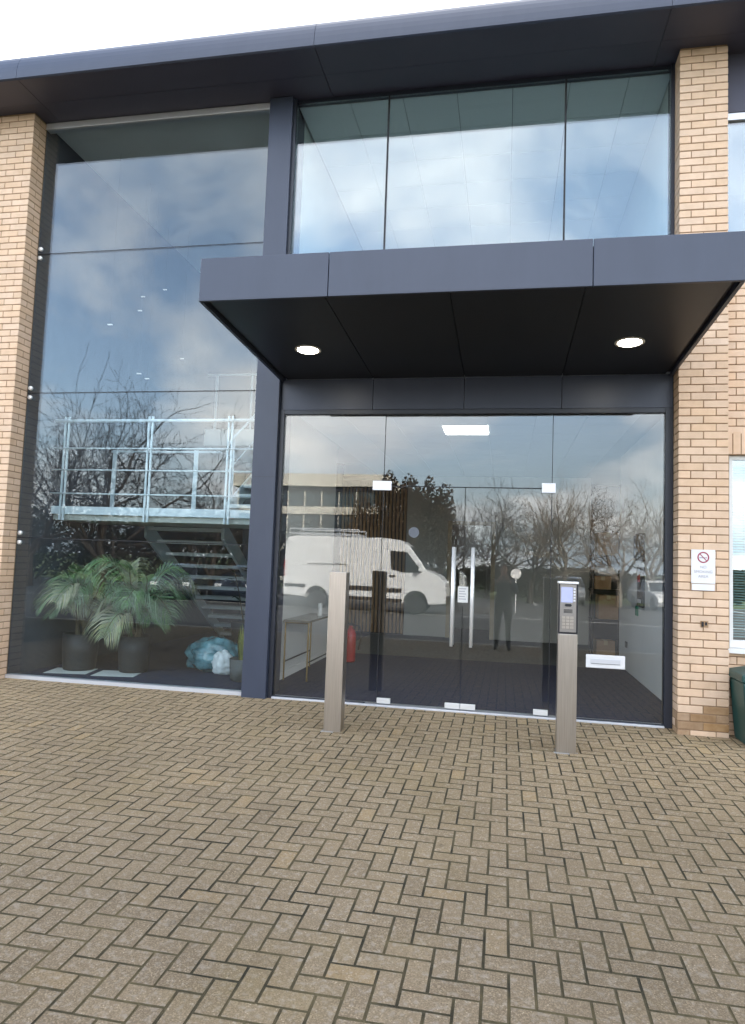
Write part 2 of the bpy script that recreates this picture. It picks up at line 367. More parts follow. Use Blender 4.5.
LX, LY = -1.84938, -4.09841
def block_mesh(name, wx, wy):
    """one chamfered block, centred, top at z=0"""
    g, c = .0032, .0031
    hx, hy = wx/2-g, wy/2-g
    mb = MB()
    rings = [(hx, hy, -.06), (hx, hy, -.005), (hx-c, hy-c, 0)]
    for a, b, z in rings: mb.v += [(-a,-b,z),(a,-b,z),(a,b,z),(-a,b,z)]
    for k in range(2):
        for j in range(4): mb.f.append((4*k+j, 4*k+(j+1)%4, 4*k+4+(j+1)%4, 4*k+4+j))
    mb.f.append((8,9,10,11)); mb.pv = [0.]*len(mb.f); mb.mi = [0]*4+[1]*4+[0]
    return mb
bH, bV = block_mesh('b', .2, .1), block_mesh('b', .1, .2)
blocks = []
for k in range(-130, 131):
    for mm_ in range(-60, 61):
        r = -k + 4*mm_
        for kind, c0 in (('H', k), ('V', k+2)):
            x0 = LX + .1*c0; y0 = LY - .1*r
            if kind == 'H': cx, cy = x0+.1, y0-.05
            else: cx, cy = x0+.05, y0-.1
            if not (-9.5 < cx < 3.4 and -8.45 < cy < .23): continue
            blocks.append((kind, cx, cy))
scored = []
for b in blocks:
    u, v, z = px((b[1], b[2], gz(b[2])))
    vis = z > .3 and -10 < u < 755 and v < 1036
    scored.append(((z if vis else 99), b))
scored.sort(key=lambda t: t[0])
sl_ang = math.atan(SLOPE)
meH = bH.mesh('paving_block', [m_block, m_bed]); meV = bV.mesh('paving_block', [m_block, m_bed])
for i, (z, (kind, cx, cy)) in enumerate(scored[:300]):
    link('paving_block', meH if kind == 'H' else meV, pav, (cx, cy, gz(cy)+rng.uniform(-.0011, .0012)),
         rot=(sl_ang+rng.uniform(-.005, .005), rng.uniform(-.005, .005), rng.uniform(-.012, .012)))
mb = MB()
for z, (kind, cx, cy) in scored[300:]:
    src = bH if kind == 'H' else bV
    dz = gz(cy)+rng.uniform(-.0011, .0012); tx, ty = SLOPE+rng.uniform(-.006, .006), rng.uniform(-.006, .006)
    mb.add([(cx+x, cy+y, dz+zz_+y*tx+x*ty) for x, y, zz_ in src.v], src.f, rng.random()); mb.mi[-9:] = src.mi
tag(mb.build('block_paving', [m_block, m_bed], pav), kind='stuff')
tag(bx(-60, 40, -8.72, -8.58, -.5, SLOPE*-8.6+.0).build('kerb', m_kerb), kind='structure')
mb = MB()
for i in range(16): mb.box(-50+i*5.0, -49.9+i*5.0, -33.5, -28.5, -.345, -.341)
mb.box(-60, 40, -18.6, -18.5, -.345, -.341)
tag(mb.build('parking_marking', m_line), kind='structure')

# ================================================================== THE OFFICE BUILDING
B = thing('office_building', 'two-storey buff brick and glass office with dark blue-grey canopy entrance', 'building')
CO = .075
Z0 = 3.345 - 45*CO            # course grid seen on the pier
def brick_mesh(wx, wy):
    mb = MB(); hx, hy, hz = wx/2, wy/2, .0325; c = .003
    for z, a in ((-hz, c), (-hz+c, 0), (hz-c, 0), (hz, c)):
        mb.v += [(-hx+a,-hy+a,z),(hx-a,-hy+a,z),(hx-a,hy-a,z),(-hx+a,hy-a,z)]
    for k in range(3):
        for j in range(4): mb.f.append((4*k+j, 4*k+(j+1)%4, 4*k+4+(j+1)%4, 4*k+4+j))
    mb.f += [(3,2,1,0),(12,13,14,15)]; mb.pv = [0.]*len(mb.f); mb.mi = [0]*len(mb.f)
    return mb
BR = {}
def brick_data(wx, wy, M):
    k = (round(wx,4), round(wy,4), M.name)
    if k not in BR: BR[k] = brick_mesh(wx, wy).mesh('brick', M)
    return BR[k]
def pier(x0, nb, y0, y1, z0, z1, nmax, label, off=0):
    """brick pier: nb bricks wide, front at y0"""
    wd = nb*.225-.010
    core = bx(x0+.005, x0+wd-.005, y0+.005, y1, z0, z1).build('brick_pier', m_mortar, B); tag(core, label)
    items = []; rest = MB(); n = 0
    k0 = int(math.floor((z0-Z0)/CO)); k1 = int(math.ceil((z1-Z0)/CO))
    for k in range(k0, k1):
        zc = Z0 + k*CO + CO/2
        if zc+.0325 > z1+.02: continue
        par = (k+off) % 2
        xs = []
        if par == 0: xs = [(x0+i*.225, .215, .1025) for i in range(nb)]
        else: xs = [(x0, .1025, .215)] + [(x0+.1125+i*.225, .215, .1025) for i in range(nb-1)] + [(x0+wd-.1025, .1025, .215)]
        for xa, wx, wy in xs: items.append((xa+wx/2, y0+wy/2, zc, wx, wy))
        ret = [.1125, .225, .34] if par == 0 else [.225, .45]
        for side in (0, 1):
            for a, b_ in zip(ret, ret[1:]):
                ya, yb = y0+a, min(y0+b_-.01, y1)
                if yb-ya < .02: continue
                xx = x0 if side == 0 else x0+wd-.1025
                t = brick_mesh(.1025, yb-ya)
                rest.add([(x+xx+.05125, y+(ya+yb)/2, z+zc) for x, y, z in t.v], t.f, rng.random())
    vis = []
    for it in items:
        u, v, d = px((it[0], y0, it[2]))
        hid = 236 < v < 300 and u > 203
        vis.append((0 if (-12 < u < 757 and -5 < v < 1030 and not hid) else 1, d, it))
    vis.sort(key=lambda t: (t[0], t[1]))
    for i, (h, d, (xc, yc, zc, wx, wy)) in enumerate(vis):
        if h == 0 and i < nmax:
            low = (zc < .28 and (xc > x0+wd*.55 or zc < .17) and rng.random() < .75) and nb == 2
            link('brick', brick_data(wx, wy, m_brick_dark if low else m_brick), core,
                 (xc+rng.uniform(-.0015,.0015), yc+rng.uniform(-.0022,.0012), zc+rng.uniform(-.001,.001)), rot=(0, 0, rng.uniform(-.004,.004)))
        else:
            t = brick_mesh(wx, wy); rest.add([(x+xc, y+yc, z+zc) for x, y, z in t.v], t.f, rng.random())
    tag(rest.build('return_brickwork', m_brick, core), kind='stuff')
    return core
pr_ = pier(0, 2, 0, .235, -.2, 6.665, 195, 'slim buff brick pier right of the entrance', 1)
pl_ = pier(-7.192-.665, 3, 0, .235, -.2, 6.665, 105, 'buff brick pier at the left edge')
# missing brick face with a bracket in the right pier
bx(.195, .262, -.006, .004, .985, 1.045).build('wall_fixing', m_brick_dark, pr_); bx(.203, .222, -.012, -.004, .992, 1.036).build('wall_bracket', m_black, pr_); bx(.235, .250, -.012, -.004, 1.005, 1.034).build('wall_bracket', m_black, pr_)

# set-back brick wall to the right with ground floor window
SB = .13
bw = MB(); bw.box(.43, 3.2, SB+.006, SB+.3, -.2, .79); bw.box(.43, .485, SB+.006, SB+.3, .79, 2.62); bw.box(.43, 3.2, SB+.006, SB+.3, 2.62, 4.45); bw.box(2.0, 3.2, SB+.006, SB+.3, .79, 2.62)
wall = bw.build('brick_wall', m_mortar, B)
rest = MB(); nind = 0
for k in range(-3, 60):
    zc = Z0 + k*CO + CO/2
    if zc > 4.42: break
    for i in range(-1, 14):
        xa = .44 + i*.225 + (.1125 if k % 2 else 0); xb = xa+.215
        xa = max(xa, .44)
        segs = [(xa, xb)]
        if .76 < zc < 2.64: segs = [(max(xa,2.0), xb)] if xb > 2.05 else []
        elif 2.62 < zc < 2.84: segs = []
        for a, b_ in segs:
            if b_-a < .03: continue
            u, v, d = px(((a+b_)/2, SB, zc))
            if u < 750 and a < .60 and not 236 < v < 290:
                link('brick', brick_data(b_-a, .1, m_brick), wall, ((a+b_)/2, SB+.05+rng.uniform(-.002,.001), zc))
            else:
                t = brick_mesh(b_-a, .1); rest.add([(x+(a+b_)/2, y+SB+.05, z+zc) for x, y, z in t.v], t.f, rng.random())
t = MB(); hx, hy, hz = .0325, .05, .1075
sold = bx(-hx, hx, -hy, hy, -hz, hz).mesh('brick', m_brick)
for i in range(22): link('brick', sold, wall, (.478+i*.075, SB+.05+rng.uniform(-.002,.001), 2.735))
tag(rest.build('wall_brickwork', m_brick, wall), kind='stuff')
wf = MB(); wf.box(.49, 2.0, SB+.05, SB+.10, .80, .87); wf.box(.49, 2.0, SB+.05, SB+.10, 2.58, 2.62); wf.box(.487, .53, SB+.052, SB+.098, .871, 2.579); wf.box(1.96, 1.998, SB+.052, SB+.098, .871, 2.579)
wn = wf.build('window', m_white, B); tag(wn, 'white framed ground floor window with lowered blind')
bx(.45, 2.03, SB-.05, SB+.11, .755, .797).build('sill', m_white, wn)
bx(.53, 1.96, SB+.07, SB+.08, .87, 2.58).build('pane', G_right, wn)
mb = MB()
for i in range(66):
    z = .89+i*.0255; mb.add([(.535, SB+.14, z),(1.95, SB+.14, z),(1.95, SB+.158, z+.012),(.535, SB+.158, z+.012)], [(0,1,2,3)])
mb.build('blind', mat('blind_slat', (.62,.66,.62), .6), wn)
bx(.45, 2.2, SB+.302, 3, .0, .02).build('office_floor', m_greycarpet, wn)
# upper right window
uwn = bx(.45, 3.2, SB+.03, SB+.12, 5.98, 6.05).build('window', m_alu, B); bx(.45, 3.2, SB+.03, SB+.12, 4.45, 4.50).build('sill', m_alu, uwn); tag(uwn, 'upper window right of the brick pier')
bx(.45, 3.2, SB+.06, SB+.075, 4.50, 5.98).build('pane', G_right, uwn)
bx(.45, 3.2, SB+.02, SB+.12, 6.053, 6.66).build('cladding_panel', m_soffit, B)

# main roof: bullnose fascia and soffit
FY, FZ = -.57, 6.655
prof = [(FY+.02, FZ-.012), (FY, FZ)]
for i in range(10):
    a = R(180 - i*10); prof.append((FY+.30+.30*math.copysign(abs(math.cos(a))**.6, math.cos(a)), FZ+.03+.33*math.sin(a)))
prof += [(3.0, 7.12), (3.0, FZ+.05), (FY+.02, FZ+.05)]
bounds = [-27.4, -24, -20.6, -17.2, -13.8, -10.4, -7.0, -3.6, -.2, 3.2, 6.6, 10, 13.4, 16.8]  # outer bays added beyond the view so the roof's shadow covers the paving
for a, b_ in zip(bounds, bounds[1:]):
    pts = [(y, z) for y, z in prof]
    MB().prism(pts, a+.002, b_-.002, 0).build('roof_fascia', m_metal, B)
for a, b_ in zip(bounds, bounds[1:]):
    bx(a+.003, b_-.003, FY+.03, -.14, FZ, FZ+.03).build('soffit_panel', m_soffit, B)
    bx(a+.003, b_-.003, -.132, .30, FZ+.004, FZ+.03).build('soffit_panel', m_soffit, B)
bx(-27.4, 16.8, FY+.022, .3, FZ+.032, FZ+.048).build('soffit_backing', m_black, B)
bx(-27.4, 16.8, .31, 14, 6.90, 7.1).build('roof_slab', m_darkwall, B)

bx(3.2, 16.8, SB+.01, 13.9, -.2, 6.66).build('added_shade_wing', m_brick, B); bx(-27.4, -7.86, SB+.01, 13.9, -.2, 6.66).build('added_shade_wing', m_brick, B)  # unseen masses added either side so the building's shadow reaches across the paving
# column between the two bays
bx(-4.305, -4.035, .13, .60, -.05, 6.65).build('column', m_metal, B, bevel=.006)
for z in (2.35, 4.6): bx(-4.3065, -4.0335, .1285, .5, z, z+.004).build('column_joint', m_frame, B)

# ---- atrium glazing (left bay)
AX0, AX1 = -7.185, -4.31
zs = [.045, 1.615, 3.325, 5.02, 6.579]
for i, (a, b_) in enumerate(zip(zs, zs[1:])):
    pane(AX0, AX1, GY, GY+.02, a+.004, b_-.004).build('glass_pane', G_left, B)
    if i: bx(AX0, AX1, GY+.002, GY+.018, a-.004, a+.004).build('glazing_joint', m_black, B)
bx(AX0, AX1, GY-.03, GY+.06, 0, .045).build('glazing_sill', m_alu, B)
bx(AX0, AX1, GY-.02, GY+.07, 6.575, 6.652).build('glazing_head', m_alu, B, bevel=.004)
bolt = MB(); bolt.lathe([(.0, -.02), (.022, -.02), (.026, -.012), (.026, .006), (.0, .006)], 14)
bolt_me = bolt.mesh('glass_bolt', m_bright, True)
for z in zs[1:4]:
    for dz in (-.055, .055):
        for x in (AX0+.045,): link('glass_bolt', bolt_me, B, (x, GY-.006, z+dz), rot=(R(-90), 0, 0))

# ---- entrance screen
EX0, EX1, ET = -3.985, -.075, 3.045
fr = MB(); fr.box(-4.033, EX0, GY-.03, GY+.08, 0, 3.095); fr.box(EX1, -.002, GY-.03, GY+.08, 0, 3.095); fr.box(EX0, EX1, GY-.029, GY+.079, ET, 3.094)
fr.build('entrance_frame', m_frame, B, bevel=.003)
bx(EX0, EX1, GY-.045, GY+.09, -.02, .022).build('threshold', m_alu, B, bevel=.003)
J = [-2.866, -2.008, -1.143]
pane(EX0+.002, J[0]-.003, GY, GY+.012, .03, ET).build('glass_pane', G_door, B)
pane(J[2]+.003, EX1-.002, GY, GY+.012, .03, ET).build('glass_pane', G_door, B)
pane(J[0]+.003, J[2]-.003, GY, GY+.012, 2.285, ET).build('glass_pane', G_door, B)
for x in (J[0], J[2]): bx(x-.003, x+.003, GY+.001, GY+.011, .03, ET).build('glazing_joint', m_black, B)
bx(J[0], J[2], GY+.001, GY+.011, 2.276, 2.285).build('glazing_joint', m_black, B)
bx(EX0, J[0]-.12, GY-.006, GY+.018, .022, .032).build('bottom_channel', m_frame, B); bx(J[2]+.12, EX1, GY-.006, GY+.018, .022, .032).build('bottom_channel', m_frame, B)
for a, b_, hx_ in ((J[0], J[1], J[1]-.10), (J[1], J[2], J[1]+.095)):
    d = pane(a+.004, b_-.004, GY, GY+.012, .034, 2.274).build('glass_door', G_door, B)
    h = MB()
    for yy in (GY-.075, GY+.087): h.tube([(hx_, yy, .66), (hx_, yy, 1.66)], .0165, 14)
    for z in (.80, 1.52): h.tube([(hx_, GY-.075, z), (hx_, GY+.087, z)], .010, 10)
    h.build('pull_handle', m_bright, d, True)
    px0 = a+.006 if a == J[0] else b_-.006
    xs = sorted((px0, px0+(.14 if a == J[0] else -.14)))
    bx(xs[0], xs[1], GY-.012, GY+.024, .032, .085).build('floor_patch', m_bright, d, bevel=.003)
    lk = sorted((hx_+ (.10 if a == J[0] else -.095), hx_ + (-.055 if a == J[0] else .06)))
    bx(lk[0]+.002, lk[1]-.002, GY-.012, GY+.024, .032, .085).build('lock_patch', m_bright, d, bevel=.003)
for xa, xb in ((J[0]-.115, J[0]+.085), (J[2]-.10, J[2]+.035)):
    bx(xa, xb, GY-.013, GY+.025, 2.235, 2.335).build('top_patch', m_alu, B, bevel=.003)
lp = bx(-.795, -.43, GY-.014, GY-.001, .528, .655).build('letter_plate', m_signw, B, bevel=.004)
bx(-.752, -.473, GY-.019, GY-.0145, .565, .618).build('flap', m_alu, lp, bevel=.003); bx(-.745, -.48, GY-.0205, GY-.0195, .569, .572).build('flap_slot', m_plastic, lp)
MB().lathe([(.0, 0), (.055, 0), (.055, .001), (.0, .001)], 24).build('round_sticker', mat('sticker_grey', (.12,.13,.15), .6), B, loc=(-2.53, GY-.0015, 1.80)).rotation_euler = (R(90), 0, 0)
st = bx(-2.058, -1.955, GY-.0025, GY-.0012, 1.10, 1.262).build('door_notice', m_paper, B)
for i in range(5): bx(-2.048, -1.975-.012*(i % 2), GY-.0034, GY-.0026, 1.235-i*.026, 1.243-i*.026).build('notice_line', m_signgrey, st)
# transom panels between screen and canopy
for a, b_ in zip([-4.03, -3.012, -2.046, -1.064], [-3.012, -2.046, -1.064, -.002]):
    bx(a+.003, b_-.003, GY-.02, GY+.10, 3.098, 3.43).build('transom_panel', m_metal, B)

# ---- canopy
CX0, CX1, CY = -4.035, -.012, -1.92
CZB, CZF = 3.412, 3.498          # underside at back and front
can = bx(CX0+.03, CX1-.03, CY+.03, GY-.03, CZF+.05, 3.80).build('canopy', m_metal, B); tag(can, 'projecting flat entrance canopy with two round lights')
lip = .055
for a, b_ in zip([CX0, -2.975, -1.022], [-2.975, -1.022, CX1]):
    bx(a+.003, b_-.003, CY, CY+.028, CZF-.004, 3.845).build('fascia_panel', m_metal, can, bevel=.004)
for xa in (CX0, CX1-.028):
    yb = GY-.022
    MB().add([(xa,CY+.029,CZF-.004),(xa+.028,CY+.029,CZF-.004),(xa+.028,yb,CZB-.004),(xa,yb,CZB-.004),(xa,CY+.029,3.843),(xa+.028,CY+.029,3.843),(xa+.028,yb,3.843),(xa,yb,3.843)],
             [(3,2,1,0),(4,5,6,7),(0,1,5,4),(1,2,6,5),(2,3,7,6),(3,0,4,7)]).build('side_fascia', m_metal, can)
def uz(y): return CZB + (CZF-CZB)*(y-(GY-.02))/(CY-(GY-.02)) + .018
ux = [CX0+.065, -3.012, -2.046, -1.064, CX1-.065]
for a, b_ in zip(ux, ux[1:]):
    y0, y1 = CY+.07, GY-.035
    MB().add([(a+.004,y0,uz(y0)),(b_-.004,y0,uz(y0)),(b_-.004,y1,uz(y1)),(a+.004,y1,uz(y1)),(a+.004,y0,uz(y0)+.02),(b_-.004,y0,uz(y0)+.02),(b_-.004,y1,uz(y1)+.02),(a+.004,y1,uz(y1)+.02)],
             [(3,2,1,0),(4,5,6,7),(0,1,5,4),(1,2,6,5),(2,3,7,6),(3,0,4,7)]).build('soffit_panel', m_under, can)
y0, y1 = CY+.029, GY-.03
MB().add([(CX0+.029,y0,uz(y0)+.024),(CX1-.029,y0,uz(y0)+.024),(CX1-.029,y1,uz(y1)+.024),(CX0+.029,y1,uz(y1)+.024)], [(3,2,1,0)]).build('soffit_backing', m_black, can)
tilt = math.atan((CZF-CZB)/(CY-GY+.02))
for x in (-3.475, -.57):
    y = -.72; rg = MB().lathe([(.125, .0), (.125, -.006), (.105, -.009), (.100, -.004)], 28).build('downlight', m_white, can, True, loc=(x, y, uz(y)-.001)); rg.rotation_euler = (tilt, 0, 0)
    MB().lathe([(.0, -.006), (.100, -.006), (.100, -.004), (.0, -.004)], 28).build('lens', m_lampw, rg) if False else MB().lathe([(.098, -.0075), (.098, -.005)], 28).build('lens', m_lampw, can, loc=(x, y, uz(y)-.001)).__setattr__('rotation_euler', (tilt, 0, 0))

# ---- upper windows over the canopy
UX = [-4.01, -2.955, -1.07, -.03]
for a, b_ in zip(UX, UX[1:]):
    pane(a+.008, b_-.008, GY, GY+.02, 3.9, 6.61).build('glass_pane', G_up, B)
for x in UX[1:3]: bx(x-.009, x+.009, GY-.004, GY+.022, 3.9, 6.61).build('glazing_joint', m_black, B)
fu = MB(); fu.box(-4.034, -4.004, GY-.05, GY+.06, 3.86, 6.65); fu.box(-.036, -.002, GY-.03, GY+.06, 3.86, 6.65); fu.box(-4.004, -.036, GY-.004, GY+.06, 6.612, 6.652); fu.box(-4.004, -.036, GY-.02, GY+.06, 3.86, 3.90)
fu.build('window_frame', m_frame, B)

bx(-7.856, -7.197, .24, 9.7, -.2, 6.9).build('inner_wall', m_darkwall, B); bx(.004, .436, .24, .52, -.2, 6.9).build('inner_wall', m_darkwall, B)
# ================================================================== INTERIOR
FL = .02
bx(-7.195, -4.25, GY+.065, 7.3, -.1, FL).build('atrium_floor', m_navy, B)
bx(-4.249, .2, GY+.093, 4.0, -.1, FL).build('lobby_floor', m_navy, B)
bx(-4.249, 1.6, 4.001, 8.6, -.1, FL).build('inner_floor', m_greycarpet, B)
bx(-4.31, -4.235, GY+.40, 3.62, FL, 3.3).build('lobby_wall', m_wall, B)
bx(.2, .30, GY+.30, 4.6, FL, 3.3).build('lobby_wall', m_wall, B)
bx(-4.232, -4.222, GY+.41, 3.6, FL, .11).build('skirting', m_white, B)
bx(-7.195, -5.02, 7.30, 7.45, FL, 6.7).build('back_wall', m_darkwall, B)
bx(-5.02, -3.60, 7.32, 7.45, FL, 3.3).build('back_wall', m_darkwall, B)
bx(-3.60, -2.74, 7.25, 7.45, FL, 3.3).build('back_wall', m_greywall, B)
bx(-1.78, .06, 7.25, 7.45, FL, 3.3).build('back_wall', m_greywall, B)
bx(-2.74, -1.78, 7.25, 7.45, 2.30, 3.3).build('back_wall', m_greywall, B)
bx(.06, 1.7, 8.6, 8.7, FL, 3.3).build('back_wall', m_darkwall, B); bx(1.6, 1.7, 4.6, 8.6, FL, 3.3).build('back_wall', m_darkwall, B)
bx(.30, 1.6, 4.5, 4.6, FL, 3.3).build('alcove_wall', m_darkwall, B)
df = MB(); df.box(-2.74, -2.66, 7.19, 7.249, FL, 2.38); df.box(-1.86, -1.78, 7.19, 7.249, FL, 2.38); df.box(-2.66, -1.86, 7.191, 7.249, 2.30, 2.379)
idr = df.build('inner_doorway', mat('pale_oak_frame', (.46, .40, .28), .6), B)
bx(-2.655, -2.265, 7.21, 7.225, FL, 2.295).build('inner_door_leaf', G_door, idr); bx(-2.255, -1.865, 7.21, 7.225, FL, 2.295).build('inner_door_leaf', G_door, idr)
bx(-7.86, 3.2, 9.6, 9.75, -.2, 6.9).build('rear_wall', m_greywall, B)
bx(-3.2, -1.2, 9.4, 9.5, FL, 3.2).build('corridor_wall', m_greywall, B); bx(-3.2, -1.2, 7.45, 9.4, -.1, FL-.002).build('corridor_floor', m_greycarpet, B)
slat_me = bx(-.022, .022, -.03, .0, 0, 3.0).mesh('slat', m_wood)
sw = bx(-5.0, -3.62, 7.296, 7.318, FL, 3.2).build('slat_wall', m_black, B)
for i in range(18): link('slat', slat_me, sw, (-4.97+i*.078, 7.295, FL+.02))
# lobby ceiling with tiles and light panels
tile_me = bx(-.296, .296, -.296, .296, 0, .015).mesh('ceiling_tile', m_tile)
lc = bx(-4.3, 1.7, GY+.10, 8.7, 3.34, 3.42).build('lobby_ceiling', m_wall, B)
panels = {(3, 3)}
for i in range(8):
    for j in range(13):
        x, y = -3.95+i*.6, .70+j*.6
        if x > .0: continue
        if (i, j) in panels: bx(x-.29, x+.29, y-.29, y+.29, 3.318, 3.333).build('ceiling_light', m_panelw, lc)
        else: link('ceiling_tile', tile_me, lc, (x, y, 3.322))
bx(-4.3, 1.7, 3.62, 8.7, 3.425, 3.86).build('floor_slab', m_wall, B)
bx(-4.03, -.002, GY+.10, 3.61, 3.425, 3.86).build('floor_slab', m_wall, B)
# upper room
bx(-4.03, .0, GY+.10, 8.6, 3.865, 3.88).build('upper_floor', m_wall, B)
bx(-4.32, 1.7, 8.6, 8.7, 3.88, 6.9).build('upper_back_wall', m_greywall, B)
bx(.0, .1, .52, 8.6, 3.88, 6.9).build('upper_side_wall', m_wall, B)
bx(-4.12, -4.04, .62, 8.6, 3.88, 6.9).build('upper_side_wall', m_wall, B)
uc = bx(-4.03, .0, GY+.10, 8.6, 6.655, 6.70).build('upper_ceiling', mat('tile_grid', (.28,.32,.33), .6), B)
cut_me = bx(-.205, .205, -.296, .296, 0, .015).mesh('ceiling_tile', m_tile)
for i in range(7):
    for j in range(12): 
        x = -3.72+i*.6
        if x+.3 > 0:
            link('ceiling_tile', cut_me, uc, (-.212, .62+j*.6, 6.638)); continue
        link('ceiling_tile', tile_me, uc, (x, .62+j*.6, 6.638))
# atrium: ceiling, walls, beam, hanging lamps
bx(-7.195, -4.31, .33, 8, 6.66, 6.72).build('atrium_ceiling', m_wall, B)
bx(-4.40, -4.315, 3.62, 7.3, 3.87, 6.66).build('atrium_side_wall', m_greywall, B)
bx(-7.19, -4.42, 5.1, 7.29, 3.55, 3.86).build('upper_landing', m_wall, B)
# half landing, railing, flights
lz0, lz1 = 1.938, 2.036
LYF, LYB = .80, 2.02
stair = bx(-7.19, -4.42, LYF, LYB, lz0, lz1).build('staircase', m_pale_rail, B); tag(stair, 'pale painted steel switchback staircase with half landing')
bx(-7.185, -4.44, LYF+.05, LYB-.05, lz0-.07, lz0-.002).build('landing_soffit', m_greywall, stair)
for x in (-7.03, -5.89, -4.85):
    MB().box(x-.035, x-.012, LYF-.022, LYF-.004, 1.86, 3.16).box(x+.012, x+.035, LYF-.022, LYF-.004, 1.86, 3.16).build('baluster_post', m_pale_rail, stair)
for x in (-7.12, -5.87, -4.6): bx(x-.03, x+.03, LYB+.01, LYB+.03, 1.98, 2.95).build('baluster_post', m_pale_rail, stair)
for z, r in ((3.106, .020), (2.76, .009), (2.49, .009), (2.194, .009)):
    MB().tube([(-7.19, LYF-.03, z), (-4.42, LYF-.03, z)], r, 8).build('handrail' if r > .01 else 'rail', m_pale_rail, stair, True)
MB().tube([(-7.19, LYB+.04, 2.93), (-5.5, LYB+.04, 2.93)], .016, 8).build('handrail', m_pale_rail, stair, True)
tr_me = bx(-.55, .55, -.14, .14, -.05, 0).mesh('tread', mat('stair_tread', (.66, .69, .68), .6))
for k in range(11): link('tread', tr_me, stair, (-5.98, LYB+.16+k*.27, lz1-.172*(k+1)))
tr2 = bx(-.45, .45, -.14, .14, -.05, 0).mesh('tread', MATS['stair_tread'])
for k in range(10): link('tread', tr2, stair, (-4.93, LYB+.16+k*.28, lz1+.17*(k+1)))
for x in (-6.56, -5.41): MB().prism([(LYB, lz1-.05), (LYB, lz1-.32), (LYB+2.95, -.02), (LYB+2.95, .16)], x-.02, x+.02, 0).build('stringer', m_pale_rail, stair)
for x in (-5.39, -4.46): MB().prism([(LYB, lz1+.16), (LYB, lz1-.12), (LYB+2.85, 3.62), (LYB+2.85, 3.86)], x-.015, x+.015, 0).build('stringer', m_pale_rail, stair)
for x in (-5.39, -4.46):
    MB().tube([(x, LYB, 3.05), (x, LYB+2.85, 4.85)], .018, 8).build('handrail', m_pale_rail, stair, True)
    MB().tube([(x, LYB, 2.65), (x, LYB+2.85, 4.45)], .008, 6).build('rail', m_pale_rail, stair, True)
    for k in range(4): MB().tube([(x, LYB+.2+k*.8, 2.25+k*.505), (x, LYB+.2+k*.8, 3.18+k*.505)], .016, 6).build('baluster_post', m_pale_rail, stair, True)
for x in (-7.0, -6.3, -5.6): bx(x-.02, x+.02, 5.11, 5.13, 3.86, 4.9).build('baluster_post', m_pale_rail, stair)
MB().tube([(-7.19, 5.12, 4.9), (-5.45, 5.12, 4.9)], .02, 8).build('handrail', m_pale_rail, stair, True)

# ================================================================== THINGS OUTSIDE THE DOORS
def bollard(x, y, label, panel):
    b = thing('intercom_post' if panel else 'bollard', label, 'intercom' if panel else 'bollard', (x, y, gz(y)-.02), rz=0)
    h, wd = 1.40, .078
    if not panel:
        bx(-wd, wd, -.07, .07, 0, h+.02).build('post', m_steel, b, bevel=.005)
        bx(-wd-.02, wd+.02, -.09, .09, 0, .0185).build('base_plate', m_kerb, b)
    else:
        bx(-wd, wd, -.06, .06, 0, .985).build('post', m_steel, b, bevel=.004)
        MB().box(-wd, wd, -.045, .06, .986, h).build('head', m_steel, b, bevel=.004)
        bx(-wd-.004, wd+.004, -.065, .064, h, h+.018).build('cap', m_bright, b, bevel=.003)
        bx(-wd, -wd+.011, -.060, -.045, .986, h-.001).build('bezel', m_black, b); bx(wd-.011, wd, -.060, -.045, .986, h-.001).build('bezel', m_black, b); bx(-wd+.011, wd-.011, -.060, -.045, .986, 1.0).build('bezel', m_black, b)
        bx(-wd+.012, wd-.012, -.054, -.0455, 1.002, h-.004).build('panel', m_keypad, b)
        bx(-.058, .036, -.0575, -.0545, 1.245, 1.372).build('screen', m_screen, b)
        for i in range(5): bx(.041, .058, -.0585, -.0545, 1.255+i*.024, 1.270+i*.024).build('button', m_alu, b)
        MB().prism([(-.03, 1.222), (-.02, 1.212), (.02, 1.212), (.03, 1.222), (.02, 1.234), (-.02, 1.234)], -.060, -.0545, 1).build('camera_window', m_black, b)
        for i in range(4): bx(-.035, .035, -.0575, -.0545, 1.160+i*.008, 1.164+i*.008).build('speaker_slot', m_black, b)
        for i in range(3):
            for j in range(4): bx(-.048+i*.033, -.022+i*.033, -.060, -.0545, 1.03+j*.027, 1.050+j*.027).build('key', m_steel, b)
        bx(-wd-.02, wd+.02, -.08, .08, 0, .0185).build('base_plate', m_kerb, b)
    return b
bollard(-3.06, -.80, 'plain square brushed steel bollard left of the glass doors', False)
bollard(-1.07, -.86, 'slim brushed steel intercom post with lit screen and keypad', True)

sg = thing('no_smoking_sign', 'small white no smoking notice on the right brick pier', 'sign', (.217, -.004, 1.325))
bx(-.104, .104, -.006, -.002, .065, .378).build('plate', m_signw, sg)
bx(-.098, .098, -.006, -.002, 0, .058).build('lower_strip', m_signw, sg)
ring = MB()
for i in range(32):
    a0, a1 = 2*math.pi*i/32, 2*math.pi*(i+1)/32
    ring.add([(r*math.cos(a), y, .306+r*math.sin(a)) for y in (-.0066, -.0062) for a in (a0, a1) for r in (.040, .052)], [(0,1,3,2)])
ring.add([(-.033,-.0068,.335),(-.027,-.0068,.341),(.033,-.0068,.277),(.027,-.0068,.271)], [(3,2,1,0)])
ring.build('prohibition_ring', m_signred, sg)
bx(-.034, .022, -.0065, -.0061, .298, .308).build('cigarette', m_signgrey, sg); bx(.024, .031, -.0065, -.0061, .298, .308).build('cigarette_tip', m_signred, sg)
text_mesh('lettering', 'NO', .036, m_signgrey, sg, (0, -.0066, .215)); text_mesh('lettering', 'SMOKING', .036, m_signgrey, sg, (0, -.0066, .172)); text_mesh('lettering', 'AREA', .036, m_signgrey, sg, (0, -.0066, .129))
